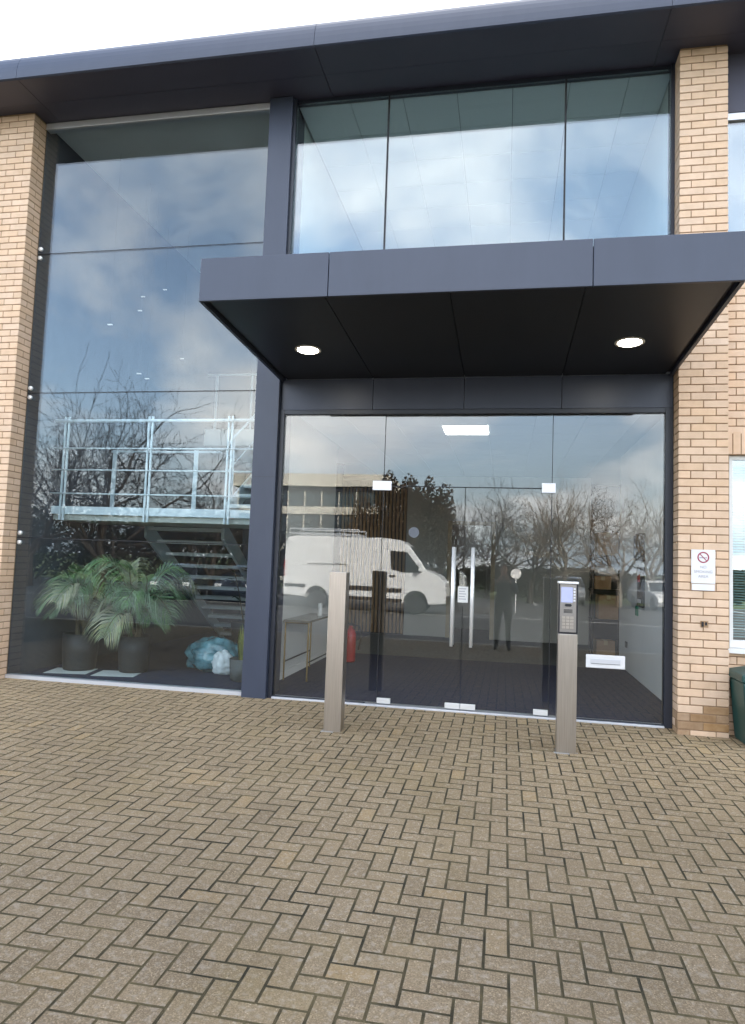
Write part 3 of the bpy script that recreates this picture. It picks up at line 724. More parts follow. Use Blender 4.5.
for x in (-.092, .092):
    for z in (.077, .366): MB().lathe([(.0045, 0), (.003, .002)], 8).build('screw', m_alu, sg, loc=(x, -.006, z)).__setattr__('rotation_euler', (R(90), 0, 0))

# green wheeled bin at the right edge
gb = thing('wheelie_bin', 'dark green plastic bin at the right edge below the window', 'bin', (.80, -.14, gz(-.14)))
MB().prism([(-.30, .0), (.30, .0), (.345, .55), (-.345, .55)], -.2, .2, 1).build('body', m_green, gb, bevel=.02)
MB().prism([(-.36, .555), (.36, .555), (.36, .59), (.20, .635), (-.20, .655), (-.36, .62)], -.22, .22, 1).build('lid', m_green, gb, bevel=.012)
MB().tube([(-.3, -.22, .52), (.3, -.22, .52)], .012, 8).build('rim_bar', m_green, gb)
for x in (-.2, .2): MB().lathe([(.05, -.02), (.06, -.01), (.06, .01), (.05, .02)], 14).build('wheel', m_tyre, gb, loc=(x, .19, .06)).__setattr__('rotation_euler', (R(90), 0, 0))

# ================================================================== THINGS INSIDE
def frond(seed, ln, arch, drop):
    r = random.Random(seed); mb = MB(); n = 14; pts = []
    for i in range(n+1):
        t = i/n; pts.append(Vector((ln*(t*.82 - .10*t*t), .03*math.sin(3*t+seed), arch*ln*(1.9*t - drop*t*t))))
    mb.tube(pts, [.008*(1-.8*i/n)+.0012 for i in range(n+1)], 4, mi=1)
    for i in range(40):
        t = .20 + .80*i/39; k = min(int(t*n), n-1); p = pts[k].lerp(pts[k+1], t*n-k)
        tan = (pts[k+1]-pts[k]).normalized(); L_ = ln*.50*math.sin(math.pi*(.16+.80*(t-.20)/.80))**.7 * r.uniform(.8, 1.15)
        for s in (-1, 1):
            side = Vector((0, s, 0))
            d0 = (tan*.75 + side*.75 + Vector((0, 0, .12))).normalized(); d1 = (tan*.55 + side*.35 + Vector((0, 0, -.9-r.random()*.5))).normalized()
            a = p; b_ = a + d0*L_*.42; c = b_ + (d0*.35+d1*.65).normalized()*L_*.33; e = c + d1*L_*.38
            wv = tan.cross(d0).cross(d0).normalized()*.0042
            mb.add([a-wv*.6, a+wv*.6, b_+wv, b_-wv, c+wv*.8, c-wv*.8, e], [(0,1,2,3), (3,2,4,5), (5,4,6)], r.random()*.15)
    return mb
frd = []
for i, (ln, ar, dr) in enumerate([(.92, .75, 1.75), (.82, .95, 1.6), (.72, .62, 2.05), (.72, 1.15, 1.3)]):
    for M in (m_leaf, m_leafdry): frd.append(frond(i+3, ln, ar, dr).mesh('frond', [M, m_stem]))
def palm(loc, pr0, ph, label, seed, size, n, avoid=None):
    r = random.Random(seed)
    t = thing('potted_palm', label, 'plant', loc, group='palms behind the atrium glass')
    pot = MB().lathe([(pr0*.84, 0), (pr0*.90, .02), (pr0*.97, ph*.5), (pr0*.975, ph*.51), (pr0*.985, ph*.53), (pr0, ph), (pr0*.93, ph), (pr0*.90, ph-.05)], 28).build('pot', m_pot, t, True)
    MB().lathe([(.0, ph-.05), (pr0*.9, ph-.045), (.0, ph-.03)], 18).build('soil', m_soil, t)
    for k in range(5):
        a = r.uniform(0, 6.28); MB().tube([(.05*math.cos(a), .05*math.sin(a), ph-.06), (.07*math.cos(a), .07*math.sin(a), ph+.25*size)], [.022, .010], 7).build('stem', m_stem, t)
    for k in range(n):
        az = 2*math.pi*(k+r.uniform(-.3, .3))/n
        me = r.choice(frd) if k % 3 else frd[(2*k) % 8]
        o = link('frond', me, t, (.04*math.cos(az), .04*math.sin(az), ph+.02+r.uniform(0, .16)*size), rot=(r.uniform(-.35, .35), r.uniform(-.45, .15), az))
        s = size*r.uniform(.78, 1.08)
        # keep clear of the glass and the side wall
        if math.sin(az) < -.5: s *= .80
        if loc[0] < -6.5 and math.cos(az) < -.4: s *= .72
        o.scale = (s, s, s)
    return t
palm((-6.76, .96, FL), .215, .44, 'left potted palm with green arching fronds beside the brick pier', 11, 1.30, 26)
palm((-6.08, 1.05, FL), .19, .44, 'right potted palm with pale drooping fronds in charcoal pot', 23, 1.12, 26)
for x, y, r, lb in ((-6.82, .80, .06, 'pale sheet of paper under the left palm pot'), (-6.22, .84, .05, 'pale sheet of paper under the right palm pot')):
    o = bx(-.24, .26, -.20, .20, 0, .003).build('paper_sheet', m_paper, None, loc=(x+.05, y, FL+.001)); o.rotation_euler = (0, 0, r+.15); tag(o, lb, 'paper', 'sheets under the palm pots')
for t in [o for o in col.objects if o.name.startswith('potted_palm')]: t.location.z += .005
# rubber plant in tall dark pot, small snake plant by the column
rp = thing('potted_shrub', 'leafy dark shrub in a tall charcoal pot behind the column', 'plant', (-5.28, 2.75, FL))
MB().lathe([(.17, 0), (.23, .52), (.215, .52), (.20, .46)], 22).build('pot', m_pot, rp, True); MB().lathe([(.0, .44), (.2, .45), (.0, .46)], 14).build('soil', m_soil, rp)
rr = random.Random(4)
for k in range(4):
    a = k*1.7; tip = Vector((.22*math.cos(a), .22*math.sin(a), 1.05+.12*k)); base = Vector((.03*math.cos(a), .03*math.sin(a), .44))
    MB().tube([base, base.lerp(tip, .5)+Vector((0, 0, .06)), tip], [.012, .009, .005], 6).build('stem', m_stem, rp)
    lf = MB()
    for q in range(14):
        p = base.lerp(tip, .45+.55*q/13); an = rr.uniform(0, 6.28); d = Vector((math.cos(an), math.sin(an), rr.uniform(-.2, .7))).normalized(); s_ = d.cross(Vector((0,0,1))).normalized()*.032; ll = rr.uniform(.12, .18)
        lf.add([p, p+d*ll*.5+s_, p+d*ll+Vector((0,0,-.03)), p+d*ll*.5-s_], [(0,1,2,3)])
    lf.build('leaf_cluster', mat('rubber_leaf', (.02, .045, .02), .35, c2=(.03, .06, .03), nscale=5), rp)
sp_ = thing('potted_snake_plant', 'small plant with yellow-green upright leaves beside the column foot', 'plant', (-4.62, .98, FL))
MB().lathe([(.12, 0), (.15, .02), (.165, .26), (.15, .26), (.14, .22)], 20).build('pot', mat('grey_pot', (.09,.092,.09), .6), sp_, True); MB().lathe([(.0, .2), (.14, .21), (.0, .22)], 12).build('soil', m_soil, sp_)
for k in range(9):
    a = rr.uniform(0, 6.28); h = rr.uniform(.28, .48); b0 = Vector((.05*math.cos(a), .05*math.sin(a), .2)); tp = b0+Vector((.10*math.cos(a)*rr.uniform(.4, 1.6), .10*math.sin(a), h)); s_ = Vector((-math.sin(a), math.cos(a), 0))*.022
    md = b0.lerp(tp, .5)+s_.cross(Vector((0,0,1)))*.4
    MB().add([b0-s_*.6, b0+s_*.6, md+s_, md-s_, tp], [(0,1,2,3), (3,2,4)]).build('leaf', mat('snake_leaf', (.10, .13, .03), .45, c2=(.26, .25, .06), nscale=25), sp_)
# crumpled teal plastic bundle
def crumple(seed, sx, sy, sz, n=3, amp=.16):
    bm = bmesh.new(); bmesh.ops.create_icosphere(bm, subdivisions=n, radius=1); r = random.Random(seed)
    for v in bm.verts:
        c = v.co; k = 1 + amp*(math.sin(5*c.x+seed)*math.sin(6*c.y)+.7*math.sin(11*c.z+3*c.x)*math.cos(9*c.y)) + r.uniform(-amp, amp)*.6
        v.co = Vector((c.x*k*sx, c.y*k*sy, max(c.z*k, -.75)*sz))
    mz = min(v.co.z for v in bm.verts)
    for v in bm.verts: v.co.z -= mz
    me = bpy.data.meshes.new('b'); bm.to_mesh(me); bm.free(); return me
pb = thing('plastic_bundle', 'crumpled shiny teal plastic bundle on the atrium floor', 'plastic bag', (-5.22, 1.55, FL))
me = crumple(3, .36, .26, .24, 4, .10); me.polygons.foreach_set('use_smooth', [True]*len(me.polygons)); me.materials.append(m_teal); link('bag', me, pb)
me = crumple(8, .13, .10, .16, 4, .12); me.polygons.foreach_set('use_smooth', [True]*len(me.polygons)); me.materials.append(m_plasticbag); link('loose_end', me, pb, (.20, -.22, 0))

for k, (x, y, z) in enumerate(PEND):
    pn = thing('pendant_lamp', 'small white pendant lamp in the atrium, ' + PLAB[k], 'lamp', (x, y, z), 0, 'pendant lamps in the atrium')
    bx(-.03, .03, -.015, .015, 0, .010).build('shade', m_lampdim, pn, bevel=.004); MB().tube([(0, 0, .018), (0, 0, 6.655-z)], .0010, 5).build('cable', m_plastic, pn)
# lobby table
tb = thing('console_table', 'narrow console table with brass tube legs against the lobby left wall', 'table', (-4.05, 1.78, FL))
bx(-.16, .17, -.60, .60, .70, .725).build('table_top', mat('glass_top', (.20, .18, .13), .12), tb)
for x in (-.14, .15):
    for y in (-.57, .57): MB().tube([(x, y, 0), (x, y, .70)], .011, 8).build('leg', m_brass, tb)
for x in (-.14, .15): MB().tube([(x, -.57, .22), (x, .57, .22)], .008, 8).build('stretcher', m_black, tb)
MB().tube([(-.14, -.57, .69), (.15, -.57, .69)], .011, 8).build('stretcher', m_brass, tb)
cn = thing('candle', 'white cylinder standing on the console table', 'candle', (-3.98, 2.0, FL+.726))
MB().lathe([(.03, 0), (.032, .005), (.032, .16), (.028, .165)], 16).build('body', m_white, cn, True); MB().tube([(0,0,.165), (0,0,.178)], .003, 5).build('wick', m_black, cn)
fe = thing('fire_extinguisher', 'red fire extinguisher with black hose standing behind the console table', 'fire extinguisher', (-3.78, 3.05, FL))
MB().lathe([(.07, 0), (.078, .02), (.078, .40), (.06, .46), (.025, .49), (.025, .52)], 18).build('cylinder', m_red, fe, True)
bx(-.05, .03, -.02, .02, .52, .56).build('lever', m_black, fe)
MB().tube([(.03, 0, .53), (.13, 0, .52), (.16, 0, .38), (.12, 0, .18)], [.010, .010, .010, .016], 8).build('hose', m_hose, fe, True)
# boxes in the alcove behind the right wall
def carton(x, y, z, sx, sy, sz, rz, label):
    c = thing('cardboard_box', label, 'box', (x, y, z), rz, 'boxes stacked in the alcove')
    bx(-sx/2, sx/2, -sy/2, sy/2, 0, sz).build('body', m_card, c, bevel=.004)
    bx(-.03, .03, -sy/2-.0015, sy/2+.0015, sz-.07, sz+.0015).build('tape', m_tape, c)
bxz = FL
rack = thing('storage_rack', 'dark metal rack holding the cardboard boxes', 'rack', (.10, 5.55, FL))
for x in (-.21, .27):
    for y in (-.2, .2): bx(x-.015, x+.015, y-.015, y+.015, 0, 2.2).build('upright', m_plastic, rack)
for z in (.62, 1.12, 1.70): bx(-.24, .30, -.21, .21, z, z+.02).build('shelf', m_plastic, rack)
carton(.14, 5.52, FL+.642, .32, .36, .40, .02, 'cardboard box on the lowest rack shelf')
carton(.06, 5.52, FL+1.142, .26, .32, .22, -.05, 'small cardboard box under the white bag')
carton(.12, 5.52, FL+1.722, .34, .34, .38, .03, 'topmost cardboard box on the rack')
carton(.10, 5.50, FL, .30, .3, .28, .05, 'cardboard box on the floor under the rack')
me = crumple(5, .20, .17, .10, 3, .1); me.materials.append(m_plasticbag); wb = link('plastic_bag', me, None, (.12, 5.50, FL+1.364)); tag(wb, 'puffy white plastic bag lying between the stacked boxes', 'bag')
# alarm equipment on right lobby wall
al = thing('alarm_panel', 'dark wall panel with red call point on the right lobby wall', 'alarm panel', (.197, 2.75, 1.12))
bx(-.04, 0, -.16, .16, -.10, .42).build('board', m_plastic, al); bx(-.06, -.041, -.05, .05, .22, .32).build('call_point', m_red, al)
for k in range(3): bx(-.05, -.041, .04-.08*k, .09-.08*k, -.05, .0).build('switch', m_signw, al)
ak = thing('key_cabinet', 'grey and black boxes mounted above the alarm panel', 'cabinet', (.197, 2.75, 1.62))
bx(-.09, 0, -.15, .0, 0, .36).build('cabinet', m_pot, ak); bx(-.08, 0, .02, .20, .04, .34).build('meter', mat('meter_blue', (.10,.13,.2), .5), ak); bx(-.07, 0, -.13, .12, -.08, -.02).build('cable_box', m_signw, ak)
tag(bx(-.012, 0, -.09, .09, 0, .13).build('green_sign', m_exitg, None, loc=(.197, 3.1, .88)), 'small green safety sign low on the right lobby wall', 'sign')
tag(bx(-.012, 0, -.075, .075, 0, .085).build('wall_socket', m_plastic, None, loc=(.197, 3.9, .36)), 'black double socket near the foot of the right lobby wall', 'socket')

# ================================================================== ACROSS THE CAR PARK (seen in the glass)
def bare_tree(seed, spread, levels=5, trunk_h=.22, lean=0, limbs=4, up=.12):
    """unit-height bare tree: (trunk and limbs, twigs)"""
    r = random.Random(seed); T, C_ = MB(), MB()
    def grow(p, d, ln, rad, lv):
        n = 4 if lv < 3 else 3; pts = [p]; q = p; dd = d
        for i in range(n):
            dd = (dd + Vector((r.uniform(-1,1), r.uniform(-1,1), r.uniform(-.8,.8)))*(.33 if lv else .06)).normalized(); q = q + dd*ln/n; pts.append(q)
        rads = [max(rad*(1-.36*i/n), .0008) for i in range(n+1)]
        (T if lv < 3 else C_).tube(pts, rads, 7 if lv < 2 else (4 if lv < 4 else 3), cap=lv < 1)
        if lv >= levels: return
        k = limbs if lv == 0 else (3 if lv < 3 else (2 if lv < 5 else r.choice((1, 2))))
        for j in range(k):
            f = (r.uniform(.8, 1) if lv == 0 else r.uniform(.30, .98))*n; a = min(int(f), n-1); b_ = pts[a].lerp(pts[a+1], f-a)
            an = 2*math.pi*(j+r.uniform(-.25, .25))/k
            sd_ = dd.orthogonal().normalized(); sd_.rotate(Matrix.Rotation(an, 3, dd))
            nd = (dd*.75 + sd_*spread*r.uniform(.55, 1.15) + Vector((0, 0, up))).normalized()
            grow(b_, nd, ln*r.uniform(.55, .80) if lv else r.uniform(.26, .36), rads[min(a+1, n)]*r.uniform(.52, .75), lv+1)
        grow(pts[-1], (dd+Vector((r.uniform(-.35,.35), r.uniform(-.35,.35), up))).normalized(), ln*.75 if lv else .33, rads[-1]*.85, lv+1)
    grow(Vector((0,0,0)), Vector((lean,0,1)).normalized(), trunk_h, .030, 0)
    zt = max(v[2] for v in T.v+C_.v); 
    for M_ in (T, C_): M_.v = [(x/zt, y/zt, z/zt) for x, y, z in M_.v]
    return T, C_
TREES = [bare_tree(31, 1.05, 6, .16, .1, 5, .05), bare_tree(7, .70, 6, .26, 0, 4, .12), bare_tree(19, .85, 6, .20, 0, 4, .08)]
TME = []
for i, (T, C_) in enumerate(TREES):
    TME.append([(T.mesh('trunk', a), C_.mesh('crown', b_)) for a, b_ in ((m_bark, m_twig), (m_palebark, m_twig2))])
def tree(x, y, kind, pale, s, rz, label, grp):
    t = thing('bare_tree', label, 'tree', (x, y, -.36), rz, grp)
    a, b_ = TME[kind][pale]
    for n_, me_ in (('trunk', a), ('crown', b_)):
        o = link(n_, me_, t); o.scale = (s, s, s)
    return t
MIR = lambda yv: 2*GY - yv       # a reflected depth back to its real place
g1 = 'bare winter trees across the car park'
for x, yv, kind, pale, H, rz, lb in (
    (-17.3, 18, 0, 0, 9.3, .4, 'large spreading bare tree reflected left of the column'),
    (-13.4, 20, 0, 0, 6.6, 2.6, 'smaller dark bare tree beside the large spreading one'),
    (-25.0, 24, 2, 0, 9.2, 1.1, 'bare tree at the far left of the reflected row'),
    (-4.6, 31, 1, 0, 6.6, 1.0, 'slender bare tree reflected above the van bonnet'),
    (-2.6, 35, 2, 0, 7.4, 2.0, 'bare tree reflected above the double doors'),
    (-.2, 31, 2, 0, 7.0, .3, 'dark bare tree reflected left of the pale trunk'),
    (1.45, 30, 1, 1, 7.4, 4.0, 'pale trunked bare tree reflected beside the intercom post'),
    (4.3, 31, 2, 1, 7.1, 5.0, 'tan bare tree reflected at the right of the entrance'),
    (6.4, 34, 1, 1, 7.4, 2.2, 'tan bare tree at the far right of the reflected row'),
    (-8.6, 38, 2, 0, 7.6, 3.1, 'bare tree in front of the pale office across the car park'),
    (-11.2, 36, 1, 0, 6.8, 5.2, 'thin bare tree before the opposite office')):
    tree(x, MIR(yv), kind, pale, H, rz, lb, g1)

# leafy masses: russet conifers and hedges made of small leaf faces round stems
def leafmass(name, label, cat, loc, rx, ry, h, n, M, seed, leaf=.11, cone=False, group=None):
    r = random.Random(seed); t = thing(name, label, cat, loc, 0, group)
    mb = MB()
    lumps = [(r.uniform(-rx*.7, rx*.7), r.uniform(-ry*.6, ry*.6), r.uniform(.25, .85)*h, r.uniform(.25, .5)) for _ in range(16)]
    for i in range(n):
        while True:
            if cone:
                a = r.uniform(0, 6.28); z = r.random()**1.15*h*(.80+.2*math.sin(a*3+seed)); k = ((1-z/h)**.55+.10)*(.75+.3*math.sin(a*2+z*2.1+seed)+.2*math.sin(z*5+a*5)); q = r.random()**.5*k
                x, y = rx*q*math.cos(a), ry*q*math.sin(a); break
            l_ = r.choice(lumps); a, b_ = r.uniform(0, 6.28), r.uniform(-1, 1); q = r.random()**.33
            x = l_[0]+rx*l_[3]*q*math.cos(a)*math.sqrt(1-b_*b_); y = l_[1]+ry*l_[3]*1.4*q*math.sin(a)*math.sqrt(1-b_*b_); z = l_[2]+h*.32*q*b_
            if 0 <= z: break
        d = Vector((r.uniform(-1,1), r.uniform(-1,1), r.uniform(-.6,1))).normalized(); s_ = d.orthogonal().normalized()*leaf*.5; p = Vector((x,y,z))
        mb.add([p-s_, p+d*leaf*.6, p+s_, p-d*leaf*.6], [(0,1,2,3)], r.random())
    mb.build('foliage', M, t)
    st = MB()
    for k in range(5):
        a = k*1.3; st.tube([(.12*math.cos(a), .12*math.sin(a), 0), (rx*.35*math.cos(a), ry*.35*math.sin(a), h*.6)], [.06, .02], 5)
    st.build('trunk', m_bark, t); return t
g2 = 'russet evergreens behind the van'
leafmass('evergreen_tree', 'tall russet evergreen reflected behind the van roof', 'tree', (-7.3, MIR(29), -.36), 1.5, 1.3, 6.0, 9000, m_russet, 3, .15, False, g2)
leafmass('evergreen_tree', 'russet evergreen reflected right of the tallest one', 'tree', (-5.7, MIR(30), -.36), 1.4, 1.3, 5.8, 9000, m_russet, 4, .15, False, g2)
leafmass('evergreen_tree', 'russet evergreen nearest the opposite office', 'tree', (-8.9, MIR(30), -.36), 1.3, 1.2, 4.9, 6000, m_russet, 5, .15, False, g2)
g3 = 'hedges bordering the car park'
for i, (x, y, rx, h, lb) in enumerate(((-30, MIR(31), 9, 4.6, 'dark hedge reflected at the far left'), (-18, MIR(30), 7, 3.9, 'dark hedge under the large bare tree'),
        (-1, MIR(38), 6, 1.8, 'low dark hedge reflected behind the doors'), (9, MIR(38), 6, 2.0, 'low dark hedge reflected at the right'), (20, MIR(38), 7, 2.4, 'dark hedge beyond the right end of the entrance'))):
    leafmass('hedge', lb, 'hedge', (x, y, -.36), rx, 1.2, h, 9000, m_hedge, 20+i, .20, False, g3)

# office block opposite
ob = thing('opposite_office', 'pale flat-roofed office across the car park with banded glazing', 'building', (-24, MIR(46), -.36))
ow, od = 13.2, 12
bx(1, ow-.3, -od, -.3, 0, 6.2).build('wall', m_darkwall, ob)
bx(.6, ow+.2, -od-.2, .5, 7.75, 8.75).build('roof_parapet', m_cream, ob)
bx(1, ow, -od, .1, 7.45, 7.745).build('roof_soffit', m_soffit, ob)
for z0, z1 in ((5.55, 6.15), (2.5, 3.3), (0, .5)): bx(.9, ow, -.29, .06, z0, z1).build('spandrel_band', m_cream, ob)
for z0, z1 in ((6.2, 7.44), (3.35, 5.5), (.55, 2.45)):
    for i in range(9):
        x0 = .9+i*1.4
        if x0+1.35 > ow: continue
        wd_ = bx(x0+.04, x0+1.36, -.28, -.2, z0, z1).build('window', m_ofgl, ob)
        bx(x0-.03, x0+.035, -.19, .0, z0, z1).build('mullion', m_cream, ob)

# white panel van
def wheel(par, x, y, r, wd):
    w_ = MB().lathe([(r*.62, -wd/2), (r*.92, -wd/2), (r, -wd*.35), (r, wd*.35), (r*.92, wd/2), (r*.62, wd/2)], 22).build('wheel', m_tyre, par, True, loc=(x, y, r)); w_.rotation_euler = (R(90), 0, 0)
    MB().lathe([(r*.15, -wd*.48), (r*.60, -wd*.40), (r*.62, 0), (r*.60, wd*.40), (r*.15, wd*.48)], 16).build('rim', m_rim, w_)
vh = 0
van = thing('white_van', 'white high-roofed panel van with roof rack reflected in the entrance glass', 'van')
VL, VW, VH = 5.75, 1.0, 2.45
prof = [(0, .45), (.0, 1.0), (.03, 2.25), (.12, 2.42), (.45, 2.47), (3.6, 2.46), (4.15, 2.40), (4.45, 2.22), (4.80, 1.80), (5.06, 1.44), (5.50, 1.26), (5.68, 1.06), (5.75, .70), (5.74, .40), (5.25, .36)]
def archpts(cx, r=.42): return [(cx+r*math.cos(R(a)), .36+r*math.sin(R(a))) for a in range(0, 181, 20)]
bot = archpts(4.72) + [(4.28, .36), (1.75, .36)] + archpts(1.25) + [(.8, .40)]
full = prof + bot
mb = MB(); n = len(full)
def tumble(y, z): return y*(1 - max(0, z-1.2)*.085)
vs = [(x, tumble(-VW, z), z) for x, z in full] + [(x, tumble(VW, z), z) for x, z in full]
mb.add(vs, [tuple(range(n)), tuple(range(2*n-1, n-1, -1))] + [(i+n, (i+1) % n+n, (i+1) % n, i) for i in range(n)])
bod = mb.build('body', m_van, van, bevel=.05)
def decal(pts, y, M, name, d=.012):
    for s in (-1, 1):
        m_ = MB(); v0 = [(x, tumble(s*(VW+.002), z), z) for x, z in pts]; v1 = [(x, tumble(s*(VW+d), z), z) for x, z in pts]; k = len(pts)
        m_.add(v0+v1, [tuple(range(k)), tuple(range(2*k-1, k-1, -1))] + [(i+k, (i+1) % k+k, (i+1) % k, i) for i in range(k)])
        m_.build(name, M, van)
decal([(3.80, 2.06), (4.36, 2.04), (4.70, 1.64), (4.92, 1.36), (4.30, 1.36), (3.86, 1.46)], 0, m_carglass, 'side_window')
decal([(.08, .72), (.85, .72), (.85, .82), (.08, .82)], 0, m_plastic, 'rub_strip'); decal([(1.7, .70), (4.25, .70), (4.25, .84), (1.7, .84)], 0, m_plastic, 'rub_strip')
decal([(1.68, .38), (4.27, .38), (4.27, .50), (1.68, .50)], 0, m_plastic, 'side_skirt')
for xx in (3.70, 2.35): decal([(xx, .9), (xx+.012, .9), (xx+.012, 2.25), (xx, 2.25)], 0, m_plastic, 'door_seam', .004)
decal([(.9, 1.52), (2.3, 1.52), (2.3, 1.54), (.9, 1.54)], 0, m_plastic, 'slide_rail', .008)
decal([(3.82, 1.22), (4.02, 1.22), (4.02, 1.27), (3.82, 1.27)], 0, m_plastic, 'door_handle', .03); decal([(3.38, 1.24), (3.60, 1.24), (3.60, 1.29), (3.38, 1.29)], 0, m_plastic, 'door_handle', .03)
for s in (-1, 1):
    MB().add([(-.006, s*.80, 1.05), (-.006, s*.97, 1.05), (-.006, s*.95, 1.62), (-.006, s*.80, 1.62), (.06, s*1.006, 1.05), (.06, s*.975, 1.62)], [(0,1,2,3), (1,4,5,2)]).build('tail_light', m_tail, van)
    bx(5.52, 5.70, s*.78-.14, s*.78+.14, .86, 1.12).build('headlight', m_head, van, bevel=.03)
    MB().prism([(4.80, 1.40), (4.95, 1.40), (4.93, 1.72), (4.81, 1.72)], s*1.03, s*1.28, 1).build('wing_mirror', m_van, van, bevel=.03)
MB().add([(4.44, -.80, 2.18), (4.44, .80, 2.18), (5.02, .88, 1.46), (5.02, -.88, 1.46), (4.49, -.80, 2.22), (4.49, .80, 2.22), (5.08, .88, 1.49), (5.08, -.88, 1.49)], [(0,1,2,3),(7,6,5,4),(0,4,5,1),(1,5,6,2),(2,6,7,3),(3,7,4,0)]).build('windscreen', m_carglass, van)
bx(-.05, .06, -.98, .98, .38, .66).build('rear_bumper', m_plastic, van, bevel=.02); bx(5.60, 5.80, -.95, .95, .34, .62).build('front_bumper', m_plastic, van, bevel=.03)
bx(-.012, -.003, -.004, .004, .7, 2.3).build('rear_door_seam', m_plastic, van)
for x in (1.25, 4.72):
    for s in (-1, 1): wheel(van, x, s*.86, .34, .24)
rk = MB()
for y in (-.72, .72):
    for z in (2.56, 2.72): rk.tube([(.1, y, z), (2.6, y, z)], .022, 6)
    for i in range(6): rk.tube([(.1+i*.5, y, 2.44), (.1+i*.5, y, 2.72)], .02, 5)
for i in range(6): rk.tube([(.1+i*.5, -.72, 2.56), (.1+i*.5, .72, 2.56)], .018, 5)
rk.build('roof_rack', mat('rack_alu', (.55, .56, .57), .4, .5), van)
van.location = (-9.98, MIR(18.6)-1.0, -.343); van.scale = (1.09, 1, 1)
for o in van.children: o.scale.z *= 1.12 if o.name.split('.')[0] not in ('wheel',) else 1; o.location.z *= 1.12 if o.name.split('.')[0] != 'wheel' else 1

# parked cars
def car(x, y, rz, M, label, est=False):
    c = thing('parked_car', label, 'car', (x, y, -.34), rz, 'cars parked across the car park')
    bot = [(4.0, .22), (3.85, .22)] + [(3.42+.36*math.cos(R(a)), .30+.36*math.sin(R(a))) for a in range(0, 181, 30)] + [(1.2, .22)] + [(.80+.36*math.cos(R(a)), .30+.36*math.sin(R(a))) for a in range(0, 181, 30)] + [(.1, .25)]
    low = [(0, .5), (.03, .86), (.10, .95), (3.05, .93), (3.75, .82), (4.12, .66), (4.16, .42)] + bot
    n = len(low); mb = MB()
    mb.add([(a, -.86, z) for a, z in low]+[(a, .86, z) for a, z in low], [tuple(range(n)), tuple(range(2*n-1, n-1, -1))]+[(i+n, (i+1) % n+n, (i+1) % n, i) for i in range(n)])
    mb.build('body', M, c, bevel=.05)
    cab = [(.12, .94), (.42, 1.40), (.75, 1.46), (1.95, 1.45), (2.35, 1.36), (3.0, .93)]; n = len(cab)
    vs = [(a, s*(.82-.16*(z-.93)/.5), z) for s in (-1, 1) for a, z in cab]
    MB().add(vs, [tuple(range(n)), tuple(range(2*n-1, n-1, -1))]+[(i+n, (i+1) % n+n, (i+1) % n, i) for i in range(n)]).build('cabin', m_carglass, c)
    MB().add([(a, s*(.83-.16*(z-.93)/.5), z+.012) for s in (-1, 1) for a, z in cab[1:5]], [(0,1,5,4),(1,2,6,5),(2,3,7,6)]).build('roof', M, c)
    for s in (-1, 1):
        for a, b_ in (((1.45, .94), (1.42, 1.45)), ((2.98, .94), (2.33, 1.37)), ((.14, .95), (.43, 1.41))):
            MB().tube([(a[0], s*(.83), a[1]), (b_[0], s*.675, b_[1])], .03, 5).build('pillar', M, c)
        bx(3.9, 4.13, s*.62-.14, s*.62+.14, .60, .74).build('headlight', m_head, c, bevel=.02); bx(.01, .06, s*.68-.12, s*.68+.12, .70, .88).build('tail_light', m_tail, c)
        for x_ in (.80, 3.42): wheel(c, x_, s*.76, .30, .2)
    return c
car(-15.6, MIR(22.5), R(75), mat('grey_car_paint', (.10,.11,.13), .3, .4, coat=.6), 'grey car reflected above the stair treads')
car(-12.4, MIR(23.0), R(85), m_darkcar, 'dark blue car parked beside the grey one')
car(2.2, MIR(36), R(95), m_silver, 'small pale car reflected left of the pale trunk')
car(5.9, MIR(33), R(80), m_van, 'white car reflected behind the intercom post')
car(-6.2, MIR(41), R(100), m_redcar, 'red car reflected beside the van wing mirror')
# round sign on a post by the car park
rs = thing('round_sign', 'round white sign on a post across the car park', 'sign', (-1.12, MIR(22), -.34))
MB().tube([(0, 0, 0), (0, 0, 1.5)], .03, 8).build('post', m_alu, rs); o = MB().lathe([(.20, -.01), (.20, .01)], 24).build('disc', m_signw, rs, loc=(0, .045, 1.62)); o.rotation_euler = (R(90), 0, 0)

# ================================================================== PERSON WITH PHONE (only seen in the glass)
pe = thing('person', 'person in dark jacket and trousers holding up a phone, reflected in the doors', 'person', (-1.60, -7.42, gz(-7.42)+.002))
def skin(chain, name):
    """chain: list of (parent index or None, (x,y,z), rx, ry)"""
    me = bpy.data.meshes.new(name); me.from_pydata([c[1] for c in chain], [(c[0], i) for i, c in enumerate(chain) if c[0] is not None], [])
    o = bpy.data.objects.new(name, me); col.objects.link(o)
    o.modifiers.new('skin', 'SKIN'); sv = me.skin_vertices[0].data if me.skin_vertices else None
    if sv is None:
        bm = bmesh.new(); bm.from_mesh(me); bm.verts.layers.skin.verify(); bm.to_mesh(me); bm.free(); sv = me.skin_vertices[0].data
    for i, c in enumerate(chain): sv[i].radius = (c[2], c[3]); sv[i].use_root = (i == 0)
    s = o.modifiers.new('sub', 'SUBSURF'); s.levels = s.render_levels = 2
    dg = bpy.context.evaluated_depsgraph_get(); m2 = bpy.data.meshes.new_from_object(o.evaluated_get(dg)); bpy.data.objects.remove(o)
    m2.polygons.foreach_set('use_smooth', [True]*len(m2.polygons)); return m2
ch = [(None, (0, 0, .96), .155, .115), (0, (0, .01, 1.15), .150, .105), (1, (0, .0, 1.35), .175, .115), (2, (0, .01, 1.47), .085, .075), (3, (0, .02, 1.55), .055, .055), (4, (0, .03, 1.63), .078, .095), (5, (0, .035, 1.71), .070, .088), (6, (0, .03, 1.755), .04, .05)]
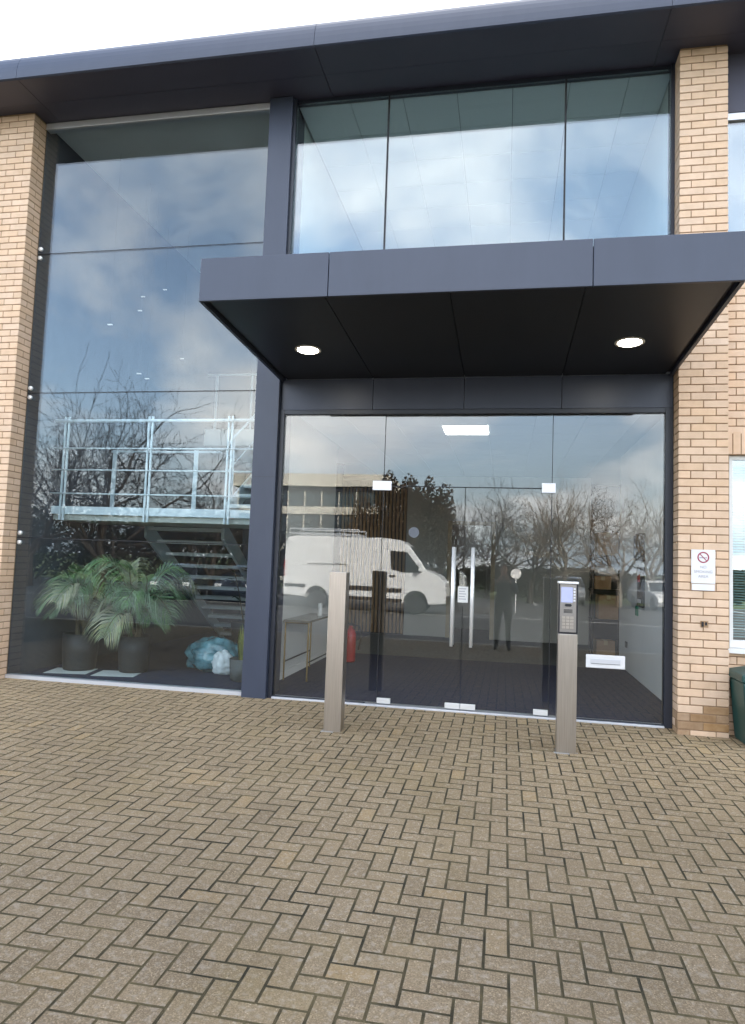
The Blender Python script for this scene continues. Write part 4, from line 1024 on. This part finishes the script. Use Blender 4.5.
for s in (-1, 1):
    b0 = len(ch)
    ch += [(0, (s*.095, 0, .86), .095, .10), (b0, (s*.11, .01, .50), .062, .066), (b0+1, (s*.12, -.02, .26), .055, .06), (b0+2, (s*.125, -.02, .09), .042, .045), (b0+3, (s*.135, .06, .045), .045, .036), (b0+4, (s*.145, .17, .035), .042, .028)]
    a0 = len(ch)
    ch += [(2, (s*.205, .0, 1.40), .065, .065), (a0, (s*.27, .06, 1.18), .052, .052), (a0+1, (s*.20, .27, 1.30), .042, .042), (a0+2, (s*.12, .40, 1.43), .030, .028)]
bm_ = skin(ch, 'body')
for M in (m_jacket, m_jeans, m_skin, m_shoe): bm_.materials.append(M)
for p_ in bm_.polygons:
    c = p_.center
    p_.material_index = 3 if c.z < .085 else 1 if c.z < .92 else 2 if (c.z > 1.515 and abs(c.x) < .13 and c.y < .2) or (c.y > .385) else 0
link('body', bm_, pe)
# face details, ears and hair
fc = MB(); fc.tube([(0, .125, 1.665), (0, .155, 1.635), (0, .130, 1.625)], [.008, .014, .012], 8); link('nose', fc.mesh('nose', m_skin, True), pe)
for s in (-1, 1):
    MB().lathe([(.004, -.004), (.011, 0), (.004, .004)], 10).build('eye', m_black, pe, loc=(s*.031, .122, 1.672)).__setattr__('rotation_euler', (R(90), 0, 0))
    MB().lathe([(.008, -.008), (.028, 0), (.008, .008)], 12).build('ear', m_skin, pe, loc=(s*.080, .03, 1.655)).__setattr__('rotation_euler', (0, R(90), 0))
bx(-.024, .024, .118, .128, 1.598, 1.606).build('mouth', m_signred, pe, bevel=.002)
hm = bmesh.new(); bmesh.ops.create_icosphere(hm, subdivisions=3, radius=1)
bmesh.ops.delete(hm, geom=[v for v in hm.verts if v.co.z < -.15 + .75*max(0, v.co.y)], context='VERTS')
for v in hm.verts: v.co = Vector((v.co.x*.090, v.co.y*.112+.022, v.co.z*.105+1.685))
hme = bpy.data.meshes.new('hair'); hm.to_mesh(hme); hm.free(); hme.materials.append(m_hair); link('hair', hme, pe)
for s in (-1, 1):     # hands: palm with four fingers and a thumb closing on the phone
    h = [(None, (s*.115, .405, 1.435), .026, .022), (0, (s*.092, .425, 1.462), .034, .018), (1, (s*.082, .432, 1.490), .036, .016)]
    for f in range(4):
        k = len(h); z = 1.463+f*.021
        h += [(2, (s*.080, .440, z), .0095, .0095), (k, (s*.062, .462-.003*f, z+.004), .009, .009), (k+1, (s*.040, .463-.003*f, z+.005), .0085, .0085), (k+2, (s*.022+s*.003*f, .459-.002*f, z+.005), .007, .007)]
    k = len(h); h += [(1, (s*.075, .415, 1.470), .011, .011), (k, (s*.055, .405, 1.482), .010, .010), (k+1, (s*.034, .412, 1.490), .008, .008)]
    me = skin(h, 'hand'); me.materials.append(m_skin); link('hand', me, pe)
ph = thing('phone', 'dark phone held up in both hands of the reflected person', 'phone', (-1.60, -7.42+.436, gz(-7.42)+1.44))
bx(-.075, .075, -.004, .004, 0, .078).build('case', m_black, ph, bevel=.003); bx(-.07, .07, -.0052, -.0042, .004, .074).build('screen', m_carglass, ph)
for k in range(3): MB().lathe([(.007, 0), (.006, .002)], 12).build('lens', m_carglass, ph, loc=(-.055+.02*k, .0045, .062)).__setattr__('rotation_euler', (R(-90), 0, 0))
